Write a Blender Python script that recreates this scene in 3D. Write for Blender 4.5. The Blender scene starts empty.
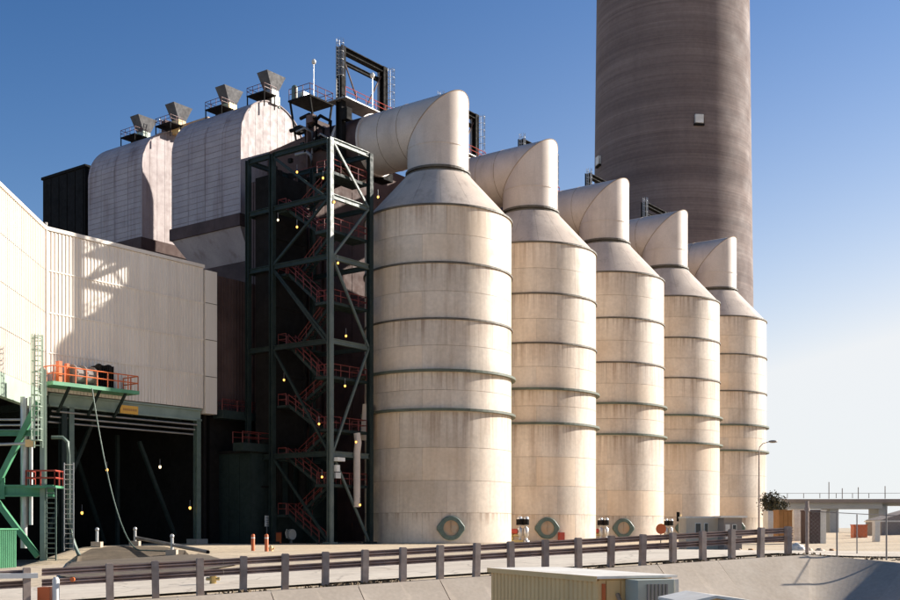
import bpy, math, random
from mathutils import Vector, Matrix
random.seed(7)
S = bpy.context.scene
COL = S.collection
R = math.radians
# ------------------------------------------------------------------ camera, sky, sun, exposure
FPX = 1120.0
cd = bpy.data.cameras.new('camera'); cam = bpy.data.objects.new('camera', cd); COL.objects.link(cam)
cd.sensor_width = 36; cd.sensor_fit = 'HORIZONTAL'; cd.lens = 36 * FPX / 900
cd.shift_y = 228 / 900; cd.clip_start = .5; cd.clip_end = 20000
CZ = 1.75
cam.location = (0, 0, CZ); cam.rotation_euler = (R(90), 0, 0)
S.camera = cam
SUN_AZ, SUN_EL = 21.0, 24.0            # azimuth counter-clockwise from +X
W = bpy.data.worlds.new('World'); S.world = W; W.use_nodes = True
wn = W.node_tree.nodes; wl = W.node_tree.links
sky = wn.new('ShaderNodeTexSky'); sky.sky_type = 'NISHITA'; sky.sun_disc = False
sky.sun_elevation = R(SUN_EL); sky.sun_rotation = R(90 - SUN_AZ)
sky.altitude = 300; sky.air_density = 1.2; sky.dust_density = .4; sky.ozone_density = 3.2
m1 = wn.new('ShaderNodeVectorMath'); m1.operation = 'SCALE'; m1.inputs['Scale'].default_value = .16; wl.new(sky.outputs[0], m1.inputs[0])
gm = wn.new('ShaderNodeGamma'); gm.inputs[1].default_value = 1.25; wl.new(m1.outputs[0], gm.inputs[0])
hs = wn.new('ShaderNodeVectorMath'); hs.operation = 'SCALE'; hs.inputs['Scale'].default_value = 5.9; tn_ = wn.new('ShaderNodeVectorMath'); tn_.operation = 'MULTIPLY'; tn_.inputs[1].default_value = (.34, .86, 1.24); wl.new(gm.outputs[0], tn_.inputs[0]); wl.new(tn_.outputs[0], hs.inputs[0]); 
# pale haze low over the whole horizon
tcw = wn.new('ShaderNodeTexCoord'); spw = wn.new('ShaderNodeSeparateXYZ'); wl.new(tcw.outputs['Generated'], spw.inputs[0])
mz = wn.new('ShaderNodeMath'); mz.operation = 'MULTIPLY'; mz.inputs[1].default_value = -7.4; wl.new(spw.outputs[2], mz.inputs[0])
ez = wn.new('ShaderNodeMath'); ez.operation = 'EXPONENT'; wl.new(mz.outputs[0], ez.inputs[0])
# haze scatters sunlight forward, so it is denser white towards the sun: (.7 + 5.1 cos^2)
SV = (math.cos(R(SUN_AZ)) * math.cos(R(SUN_EL)), math.sin(R(SUN_AZ)) * math.cos(R(SUN_EL)), math.sin(R(SUN_EL)))
dt = wn.new('ShaderNodeVectorMath'); dt.operation = 'DOT_PRODUCT'; dt.inputs[1].default_value = SV; wl.new(tcw.outputs['Generated'], dt.inputs[0])
mx = wn.new('ShaderNodeMath'); mx.operation = 'MAXIMUM'; mx.inputs[1].default_value = 0.0; wl.new(dt.outputs['Value'], mx.inputs[0])
p2 = wn.new('ShaderNodeMath'); p2.operation = 'POWER'; p2.inputs[1].default_value = 2.0; wl.new(mx.outputs[0], p2.inputs[0])
ma = wn.new('ShaderNodeMath'); ma.operation = 'MULTIPLY_ADD'; ma.inputs[1].default_value = 5.1; ma.inputs[2].default_value = .7; wl.new(p2.outputs[0], ma.inputs[0])
c0 = wn.new('ShaderNodeMath'); c0.operation = 'MULTIPLY'; wl.new(ez.outputs[0], c0.inputs[0]); wl.new(ma.outputs[0], c0.inputs[1])
cz = wn.new('ShaderNodeMath'); cz.operation = 'MINIMUM'; cz.inputs[1].default_value = .95; wl.new(c0.outputs[0], cz.inputs[0])
mh = wn.new('ShaderNodeMix'); mh.data_type = 'RGBA'; mh.inputs[7].default_value = (8.1, 8.2, 8.3, 1)
wl.new(cz.outputs[0], mh.inputs[0]); wl.new(hs.outputs[0], mh.inputs[6]); wl.new(mh.outputs[2], wn['Background'].inputs[0]); wn['Background'].inputs[1].default_value = .05
sd = bpy.data.lights.new('sun', 'SUN'); sd.energy = 4.6; sd.angle = R(.7); sd.color = (1, .94, .85)
sun = bpy.data.objects.new('sun', sd); COL.objects.link(sun)
sv = Vector((math.cos(R(SUN_AZ)) * math.cos(R(SUN_EL)), math.sin(R(SUN_AZ)) * math.cos(R(SUN_EL)), math.sin(R(SUN_EL))))
sun.rotation_euler = sv.to_track_quat('Z', 'Y').to_euler(); sun.location = (60, 20, 90)
S.view_settings.view_transform = 'Standard'; S.view_settings.look = 'None'
S.view_settings.exposure = 1.15; S.view_settings.gamma = 1
S.render.resolution_x = 1024; S.render.resolution_y = 683

# ------------------------------------------------------------------ frames of reference
TH = math.atan2(.804, .595)
S0 = Vector((-1.39, 130.0))
D1 = Vector((math.cos(TH), math.sin(TH))); D2 = Vector((-math.sin(TH), math.cos(TH)))
def P(a, t, z=0.0):
    v = S0 + D1 * a + D2 * t
    return Vector((v.x, v.y, z))
R0 = Vector((-8.5, 28.0)); DU = Vector((.917, .399)).normalized(); DN = Vector((-DU.y, DU.x))
def sstep(a, b, x):
    x = min(1, max(0, (x - a) / (b - a))); return x * x * (3 - 2 * x)
UEND = 21.8
def zedge(u): return min(.85, max(-.45, -.1 + .044 * u))
VO, RAD = -.35, 2.2                      # channel edge: offset before the rail, radius of its corner
A0, A1 = math.atan2(DN.y, DN.x), R(-8)
E_END = R0 + DU * UEND + DN * VO; CC = E_END - DN * RAD
N2 = Vector((math.cos(A1), math.sin(A1))); E_LAST = CC + N2 * RAD; T2 = Vector((N2.y, -N2.x))
def zg(x, y, vd=None, ze=None):
    p = Vector((x, y)) - R0
    u, v = p.dot(DU), p.dot(DN)
    if vd is None:
        if u <= UEND: vd = v - VO
        else:
            w2 = Vector((x, y)) - CC; an = math.atan2(w2.y, w2.x)
            if an >= A1: vd = w2.length - RAD; ze = zedge(99) - .38 * min(1, max(0, (A0 - an) / (A0 - A1)))
            else: vd = (Vector((x, y)) - E_LAST).dot(N2); ze = max(.1, .47 - .03 * (Vector((x, y)) - E_LAST).dot(T2))
    if ze is None: ze = zedge(u)
    if vd is None: vd = v
    q = Vector((x, y)) - S0
    a = q.dot(D1)
    pad = sstep(84, 106, y) * sstep(-38, -34, x)
    far = -1.9 * (1 - sstep(-31, -15, x - .12 * (y - 80))) * (1 - sstep(60, 160, -x)) * (1 - sstep(150, 220, y)) * (1 - pad) + .9 * sstep(30, 75, x)
    wl_ = 1 - sstep(4, 34, max(0, vd)); wr_ = 1 - sstep(8, 48, max(0, vd)); k_ = sstep(-22, -8, x); w = wl_ * (1 - k_) + wr_ * k_
    return ze * w + far * (1 - w)

# ------------------------------------------------------------------ helpers
def tag(o, label=None, cat=None, group=None, kind=None):
    if label: o['label'] = label
    if cat: o['category'] = cat
    if group: o['group'] = group
    if kind: o['kind'] = kind
    return o
def empty(name, loc=(0, 0, 0), rz=0.0, label=None, cat=None, group=None, kind=None):
    o = bpy.data.objects.new(name, None); COL.objects.link(o)
    o.location = loc; o.rotation_euler = (0, 0, rz); o.empty_display_size = .5
    return tag(o, label, cat, group, kind)
def link(name, me, parent=None, loc=None, rot=None):
    o = bpy.data.objects.new(name, me); COL.objects.link(o)
    if parent: o.parent = parent
    if loc is not None: o.location = loc
    if rot is not None: o.rotation_euler = rot
    return o
def copy_tree(o, parent=None):
    c = o.copy(); COL.objects.link(c)
    if parent: c.parent = parent
    for ch in [k for k in o.children]: copy_tree(ch, c)
    return c
class MB:
    def __init__(s): s.v = []; s.f = []; s.sm = []
    def add(s, vs, fs, smooth=False):
        o = len(s.v); s.v += [tuple(v) for v in vs]
        for f in fs: s.f.append(tuple(i + o for i in f)); s.sm.append(smooth)
        return s
    def box(s, x0, x1, y0, y1, z0, z1):
        return s.add([(x0, y0, z0), (x1, y0, z0), (x1, y1, z0), (x0, y1, z0), (x0, y0, z1), (x1, y0, z1), (x1, y1, z1), (x0, y1, z1)],
                     [(0, 3, 2, 1), (4, 5, 6, 7), (0, 1, 5, 4), (1, 2, 6, 5), (2, 3, 7, 6), (3, 0, 4, 7)])
    def frame(s, p, q, up=(0, 0, 1)):
        p, q = Vector(p), Vector(q); d = (q - p).normalized(); u = Vector(up)
        if abs(d.dot(u)) > .97: u = Vector((0, 1, 0))
        x = d.cross(u).normalized(); y = x.cross(d).normalized()
        return p, q, x, y
    def beam(s, p, q, w, h, up=(0, 0, 1)):
        p, q, x, y = s.frame(p, q, up); w /= 2; h /= 2
        vs = [c + x * i + y * j for c in (p, q) for i, j in ((-w, -h), (w, -h), (w, h), (-w, h))]
        return s.add(vs, [(0, 1, 2, 3), (7, 6, 5, 4), (0, 4, 5, 1), (1, 5, 6, 2), (2, 6, 7, 3), (3, 7, 4, 0)])
    def ibeam(s, p, q, w, h, up=(0, 0, 1), k=.14):
        p, q, x, y = s.frame(p, q, up); f = h * k; w2, h2, t = w / 2, h / 2, w * .09
        pr = [(-w2, -h2), (w2, -h2), (w2, -h2 + f), (t, -h2 + f), (t, h2 - f), (w2, h2 - f), (w2, h2), (-w2, h2), (-w2, h2 - f), (-t, h2 - f), (-t, -h2 + f), (-w2, -h2 + f)]
        n = len(pr); vs = [c + x * i + y * j for c in (p, q) for i, j in pr]
        fs = [(i, i + n, (i + 1) % n + n, (i + 1) % n) for i in range(n)]
        fs += [(0, 1, 2, 3, 10, 11), (3, 4, 9, 10), (4, 5, 6, 7, 8, 9)]
        fs += [tuple(i + n for i in reversed(g)) for g in ((0, 1, 2, 3, 10, 11), (3, 4, 9, 10), (4, 5, 6, 7, 8, 9))]
        return s.add(vs, fs)
    def tube(s, p, q, r, n=8, r2=None, cap=True):
        p, q, x, y = s.frame(p, q); r2 = r if r2 is None else r2
        vs = [c + (x * math.cos(2 * math.pi * i / n) + y * math.sin(2 * math.pi * i / n)) * rr for c, rr in ((p, r), (q, r2)) for i in range(n)]
        s.add(vs, [(i, i + n, (i + 1) % n + n, (i + 1) % n) for i in range(n)], n > 6)
        if cap: s.add(vs, [tuple(range(n)), tuple(reversed(range(n, 2 * n)))])
        return s
    def path(s, pts, r, n=6):
        pts = [Vector(p) for p in pts]; rings = []
        for i, p in enumerate(pts):
            d = (pts[min(i + 1, len(pts) - 1)] - pts[max(i - 1, 0)]).normalized()
            u = Vector((0, 0, 1)) if abs(d.z) < .95 else Vector((0, 1, 0))
            x = d.cross(u).normalized(); y = x.cross(d)
            rings.append([p + (x * math.cos(2 * math.pi * k / n) + y * math.sin(2 * math.pi * k / n)) * r for k in range(n)])
        vs = [v for g in rings for v in g]
        fs = [(j * n + i, (j + 1) * n + i, (j + 1) * n + (i + 1) % n, j * n + (i + 1) % n) for j in range(len(pts) - 1) for i in range(n)]
        return s.add(vs, fs, True)
    def lathe(s, prof, n=48, cx=0, cy=0, smooth=True, a0=0, a1=None):
        full = a1 is None; a1 = 2 * math.pi if full else a1; m = n if full else n + 1
        vs = [(cx + r * math.cos(a0 + (a1 - a0) * i / n), cy + r * math.sin(a0 + (a1 - a0) * i / n), z) for r, z in prof for i in range(m)]
        fs = []
        for j in range(len(prof) - 1):
            for i in range(n):
                k = (i + 1) % m
                fs.append((j * m + i, j * m + k, (j + 1) * m + k, (j + 1) * m + i))
        return s.add(vs, fs, smooth)
    def ball(s, c, r, n=10, m=6, sz=1.0):
        c = Vector(c); vs = [c + Vector((0, 0, -r * sz))]
        for j in range(1, m):
            ph = -math.pi / 2 + math.pi * j / m
            vs += [c + Vector((r * math.cos(ph) * math.cos(2 * math.pi * i / n), r * math.cos(ph) * math.sin(2 * math.pi * i / n), r * sz * math.sin(ph))) for i in range(n)]
        vs.append(c + Vector((0, 0, r * sz))); T = len(vs) - 1
        fs = [(0, 1 + (i + 1) % n, 1 + i) for i in range(n)]
        for j in range(m - 2):
            fs += [(1 + j * n + i, 1 + j * n + (i + 1) % n, 1 + (j + 1) * n + (i + 1) % n, 1 + (j + 1) * n + i) for i in range(n)]
        fs += [(1 + (m - 2) * n + i, 1 + (m - 2) * n + (i + 1) % n, T) for i in range(n)]
        return s.add(vs, fs, True)
    def prism(s, poly, y0, y1):           # polygon in x-z, extruded along y
        n = len(poly); vs = [(x, y, z) for y in (y0, y1) for x, z in poly]
        return s.add(vs, [tuple(range(n)), tuple(reversed(range(n, 2 * n)))] + [(i, i + n, (i + 1) % n + n, (i + 1) % n) for i in range(n)])
    def xprism(s, poly, x0, x1):          # polygon in y-z, extruded along x
        n = len(poly); vs = [(x, y, z) for x in (x0, x1) for y, z in poly]
        return s.add(vs, [tuple(reversed(range(n))), tuple(range(n, 2 * n))] + [(i, (i + 1) % n, (i + 1) % n + n, i + n) for i in range(n)])
    def zprism(s, poly, z0, z1):
        n = len(poly); vs = [(x, y, z) for z in (z0, z1) for x, y in poly]
        return s.add(vs, [tuple(reversed(range(n))), tuple(range(n, 2 * n))] + [(i, (i + 1) % n, (i + 1) % n + n, i + n) for i in range(n)])
    def mesh(s, name, m):
        me = bpy.data.meshes.new(name); me.from_pydata(s.v, [], s.f); me.polygons.foreach_set('use_smooth', s.sm)
        me.materials.append(m); me.update(); return me
    def build(s, name, m, parent=None, loc=None, rot=None):
        return link(name, s.mesh(name, m), parent, loc, rot)

# ------------------------------------------------------------------ materials
def pm(name, c1, c2=None, rough=.6, metal=0.0, ns=.5, streak=0.0, sc=(.1, .06, .03), ss=(1.2, 1.2, .05), rnd=0.0, bump=0.0, bs=12.0, fine=.0, fs=6.0, thr=(.52, .72), bands=None, rings=False, rot=0.0, cracks=0.0, spec=.5):
    m = bpy.data.materials.new(name); m.use_nodes = True; n = m.node_tree.nodes; l = m.node_tree.links
    b = n['Principled BSDF']; b.inputs['Specular IOR Level'].default_value = spec; b.inputs['Roughness'].default_value = rough; b.inputs['Metallic'].default_value = metal
    geo = n.new('ShaderNodeNewGeometry')
    def noise(scale, detail=4, vec=None, ro=.55):
        t = n.new('ShaderNodeTexNoise'); t.inputs['Scale'].default_value = scale; t.inputs['Detail'].default_value = detail; t.inputs['Roughness'].default_value = ro
        l.new(vec if vec else geo.outputs['Position'], t.inputs['Vector']); return t.outputs[0]
    def mapping(sx):
        k = n.new('ShaderNodeMapping'); k.inputs['Scale'].default_value = sx; k.inputs['Rotation'].default_value = (0, 0, rot); l.new(geo.outputs['Position'], k.inputs['Vector']); return k.outputs[0]
    def mix(f, a, c, mode='MIX'):
        x = n.new('ShaderNodeMix'); x.data_type = 'RGBA'; x.blend_type = mode
        for sock, v in ((x.inputs[0], f), (x.inputs[6], a), (x.inputs[7], c)):
            if hasattr(v, 'links'): l.new(v, sock)
            else: sock.default_value = v if isinstance(v, float) else (*v, 1)
        return x.outputs[2]
    def ramp(f, a, c, v0=0.0, v1=1.0):
        x = n.new('ShaderNodeMapRange'); x.inputs[1].default_value = a; x.inputs[2].default_value = c; x.inputs[3].default_value = v0; x.inputs[4].default_value = v1
        l.new(f, x.inputs[0]); return x.outputs[0]
    c2 = c2 or tuple(x * .75 for x in c1)
    col = mix(ramp(noise(ns), .35, .68), c1, c2)
    if bands:
        bw = noise(1.0, 5, mapping(bands[0]), .7); col = mix(ramp(bw, .38, .66, 0, bands[2]), col, bands[1])
        b2 = noise(1.0, 4, mapping((.014, .014, 2.6)), .75); col = mix(ramp(b2, .40, .64, 0, .5), col, bands[1])
    if streak: col = mix(ramp(noise(1.0, 6, mapping(ss), .65), thr[0], thr[1], 0, streak), col, sc)
    if rings:
        sp = n.new('ShaderNodeSeparateXYZ'); l.new(geo.outputs['Position'], sp.inputs[0]); tot = None
        for zr, ln in ((36.9, 3.2), (30.5, 2.4), (24.4, 3.4), (18.7, 2.6), (14.4, 4.2), (3.4, 1.6)):
            sb = n.new('ShaderNodeMath'); sb.operation = 'SUBTRACT'; sb.inputs[0].default_value = zr; l.new(sp.outputs[2], sb.inputs[1])
            fall = ramp(sb.outputs[0], 0, ln, 1, 0); gt = n.new('ShaderNodeMath'); gt.operation = 'GREATER_THAN'; gt.inputs[1].default_value = 0.0; l.new(sb.outputs[0], gt.inputs[0])
            mm = n.new('ShaderNodeMath'); mm.operation = 'MULTIPLY'; l.new(fall, mm.inputs[0]); l.new(gt.outputs[0], mm.inputs[1]); o_ = mm.outputs[0]
            if tot is not None:
                ad = n.new('ShaderNodeMath'); ad.operation = 'MAXIMUM'; l.new(tot, ad.inputs[0]); l.new(o_, ad.inputs[1]); o_ = ad.outputs[0]
            tot = o_
        dr = ramp(noise(1.0, 5, mapping((2.1, 2.1, .06)), .7), .45, .66, 0, .85)
        mm = n.new('ShaderNodeMath'); mm.operation = 'MULTIPLY'; l.new(tot, mm.inputs[0]); l.new(dr, mm.inputs[1])
        col = mix(mm.outputs[0], col, (.27, .165, .10))
        col = mix(ramp(noise(.22, 3), .5, .72, 0, .4), col, (.50, .37, .26))
    if cracks:
        vo = n.new('ShaderNodeTexVoronoi'); vo.feature = 'DISTANCE_TO_EDGE'; vo.inputs['Scale'].default_value = .33
        wv = n.new('ShaderNodeVectorMath'); wv.operation = 'ADD'; tn = n.new('ShaderNodeTexNoise'); tn.inputs['Scale'].default_value = .8; l.new(geo.outputs['Position'], tn.inputs['Vector'])
        l.new(geo.outputs['Position'], wv.inputs[0]); l.new(tn.outputs[1], wv.inputs[1]); l.new(wv.outputs[0], vo.inputs['Vector'])
        col = mix(ramp(vo.outputs[0], .0, .02, cracks, 0), col, (.2, .15, .11))
        col = mix(ramp(noise(.35, 4), .55, .75, 0, .45), col, (.36, .29, .22))
    if fine: col = mix(1.0, col, mix(ramp(noise(fs, 5), .3, .7), (1 - fine,) * 3, (1 + fine * .3,) * 3), 'MULTIPLY')
    if rnd:
        oi = n.new('ShaderNodeObjectInfo'); g = ramp(oi.outputs['Random'], 0, 1, 1 - rnd, 1 + rnd * .5)
        cc = n.new('ShaderNodeCombineColor')
        for i in range(3): l.new(g, cc.inputs[i])
        col = mix(1.0, col, cc.outputs[0], 'MULTIPLY')
        if rings: col = mix(ramp(oi.outputs['Random'], .62, 1.0, 0, .45), col, (.62, .44, .27))
    l.new(col, b.inputs['Base Color'])
    rr = ramp(noise(ns * 4), .3, .7, max(.02, rough - .1), min(1, rough + .12)); l.new(rr, b.inputs['Roughness'])
    if bump:
        bp = n.new('ShaderNodeBump'); bp.inputs['Strength'].default_value = bump; bp.inputs['Distance'].default_value = .05
        l.new(noise(1.0, 4, mapping((.3, .3, 3.0))) if bands else noise(bs, 5), bp.inputs['Height']); l.new(bp.outputs[0], b.inputs['Normal'])
    return m
def em(name, col, strength):
    m = bpy.data.materials.new(name); m.use_nodes = True; b = m.node_tree.nodes['Principled BSDF']
    b.inputs['Base Color'].default_value = (*col, 1); b.inputs['Emission Color'].default_value = (*col, 1); b.inputs['Emission Strength'].default_value = strength
    return m
M = {}
M['silo'] = pm('silo_paint', (.73, .62, .505), (.61, .50, .39), rough=.5, ns=.16, rings=True, streak=.4, sc=(.27, .17, .10), ss=(1.0, 1.0, .07), rnd=.14, fine=.12, fs=2.5, thr=(.5, .74), bump=.12, bs=3)
M['cone'] = pm('cone_paint', (.64, .53, .43), (.53, .43, .345), rough=.5, ns=.3, streak=.45, sc=(.22, .16, .12), ss=(.9, .9, .12), rnd=.10, fine=.1)
M['seam'] = pm('seam_rust', (.36, .27, .19), (.28, .20, .13), rough=.8)
M['ring'] = pm('ring_steel', (.12, .10, .07), (.07, .055, .04), rough=.6)
M['flange'] = pm('flange_green', (.10, .12, .085), (.07, .075, .05), rough=.55)
M['duct'] = pm('duct_metal', (.65, .545, .46), (.54, .445, .37), rough=.5, metal=.0, ns=.25, streak=.3, sc=(.27, .2, .16), ss=(.8, .8, .1), fine=.08)
M['vault'] = pm('vault_metal', (.47, .39, .375), (.38, .31, .30), rough=.55, metal=.0, spec=.3, ns=.3, streak=.65, sc=(.19, .12, .10), ss=(.7, .7, .05), rnd=.06, fine=.1)
M['vault_seam'] = pm('vault_seam', (.19, .15, .135), rough=.8)
M['clad'] = pm('cream_cladding', (.74, .66, .575), (.67, .59, .505), rough=.5, ns=.12, streak=.35, sc=(.40, .32, .24), ss=(1.4, 1.4, .05), rnd=.05, thr=(.5, .8))
M['clad_gap'] = pm('cladding_joint', (.16, .13, .10), rough=.8)
M['brown'] = pm('brown_cladding', (.12, .075, .065), (.08, .05, .044), rough=.7, spec=.15, ns=.3, streak=.4, sc=(.05, .03, .03), rnd=.12)
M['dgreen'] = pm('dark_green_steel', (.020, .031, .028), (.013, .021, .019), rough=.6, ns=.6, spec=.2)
M['lit_green'] = pm('lit_green_steel', (.10, .125, .11), (.07, .09, .08), rough=.5, ns=.6)  # paler copy for the tower's front members, with sunlight put into the colour
M['bgreen'] = pm('bright_green_paint', (.09, .29, .15), (.06, .22, .11), rough=.5, ns=.5, streak=.3, sc=(.04, .08, .04))
M['mgreen'] = pm('mid_green_paint', (.24, .30, .25), (.18, .23, .19), rough=.5)
M['dred'] = pm('tower_red_paint', (.15, .020, .015), (.11, .015, .011), rough=.5)
M['pgreen'] = pm('pale_green_paint', (.40, .48, .38), (.30, .38, .30), rough=.5)
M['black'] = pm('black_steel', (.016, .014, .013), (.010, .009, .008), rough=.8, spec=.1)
M['red'] = pm('red_paint', (.42, .055, .03), (.32, .04, .025), rough=.5)
M['orange'] = pm('orange_paint', (.62, .14, .03), (.5, .10, .02), rough=.5)
M['white'] = pm('white_paint', (.74, .72, .67), (.62, .58, .52), rough=.5, fine=.1)
M['grey'] = pm('grey_steel', (.30, .28, .26), (.20, .18, .17), rough=.5, metal=.3)
M['cowl'] = pm('cowl_sheet', (.12, .115, .115), (.075, .07, .07), rough=.7, spec=.25, ns=.8, streak=.3, sc=(.14, .1, .08))
M['galv'] = pm('galvanised', (.55, .55, .54), (.42, .41, .40), rough=.4, metal=.6)
M['rail'] = pm('weathered_rail', (.38, .275, .24), (.28, .195, .165), rough=.55, metal=.2, ns=1.2, streak=.4, sc=(.10, .05, .03), fine=.15)
M['post'] = pm('weathered_post', (.38, .295, .245), (.28, .21, .17), rough=.7, ns=2, fine=.2)
M['chim'] = pm('stack_concrete', (.25, .19, .168), (.195, .146, .13), rough=.9, ns=.06, bands=((.006, .006, .40), (.098, .070, .065), .75), streak=.35, sc=(.12, .09, .085), ss=(.25, .25, .02), fine=.12, fs=1.6, bump=.5, bs=1.2)
M['conc'] = pm('bank_concrete', (.50, .41, .315), (.43, .345, .26), rough=.85, ns=.4, rnd=.08, fine=.12, fs=9, bump=.06, bs=30)
M['road'] = pm('concrete_road', (.68, .585, .46), (.57, .475, .365), rough=.9, ns=.25, fine=.14, fs=3.5, bump=.2, bs=20, streak=.35, sc=(.36, .29, .22), ss=(.10, 1.3, .3), rot=-math.atan2(.399, .917), cracks=.5)
M['ground'] = pm('yard_ground', (.62, .49, .33), (.53, .405, .26), rough=.95, ns=.12, fine=.3, fs=2.2, bump=.5, bs=9, streak=.3, sc=(.66, .58, .47), ss=(.08, .2, .1), cracks=.3)
M['floor'] = pm('channel_floor', (.36, .32, .27), (.28, .24, .2), rough=.9, ns=.3, fine=.2)
M['tan'] = pm('tan_trailer', (.80, .53, .23), (.72, .47, .20), rough=.55, ns=.5, streak=.3, sc=(.28, .2, .12))
M['roofw'] = pm('roof_white', (.80, .76, .68), (.68, .62, .53), rough=.6, ns=1, fine=.12, fs=5)
M['acgreen'] = pm('ac_unit', (.42, .45, .38), (.36, .38, .32), rough=.5)
M['glow'] = em('lamp_glow', (1.0, .50, .10), 1.3)
M['glow2'] = em('lamp_glow_pale', (1.0, .8, .5), 1.2)
M['yellow'] = pm('yellow_plate', (.75, .40, .05), (.65, .33, .04), rough=.5)
M['brass'] = pm('brass', (.55, .42, .18), (.4, .3, .12), rough=.4, metal=.6)
M['sage'] = pm('hatch_green', (.11, .155, .125), (.08, .11, .09), rough=.5, ns=2)
M['rust'] = pm('rusty_door', (.46, .28, .16), (.40, .33, .24), rough=.6, ns=1.2)
M['leaf'] = pm('leaf', (.06, .05, .025), (.03, .035, .015), rough=.7, ns=1.5, rnd=.1)
M['bark'] = pm('bark', (.10, .07, .05), rough=.9)
M['weed'] = pm('dry_weed', (.20, .14, .08), (.10, .075, .045), rough=.9, ns=3)
M['bridge'] = pm('bridge_concrete', (.28, .24, .215), (.22, .19, .17), rough=.85, ns=.2, fine=.1)
M['girder'] = pm('bridge_girder', (.42, .43, .42), (.36, .37, .36), rough=.6, ns=.2)
M['beige'] = pm('beige_wall', (.62, .52, .39), (.54, .44, .32), rough=.7)
M['brown_ground'] = pm('dark_brown_ground', (.17, .125, .08), (.11, .08, .05), rough=.95, ns=.3, fine=.35, fs=2, bump=.5, bs=8)
M['wood'] = pm('orange_timber', (.40, .18, .05), (.33, .15, .04), rough=.7, ns=1)
M['glass'] = pm('dark_glass', (.03, .035, .04), rough=.1)

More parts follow.
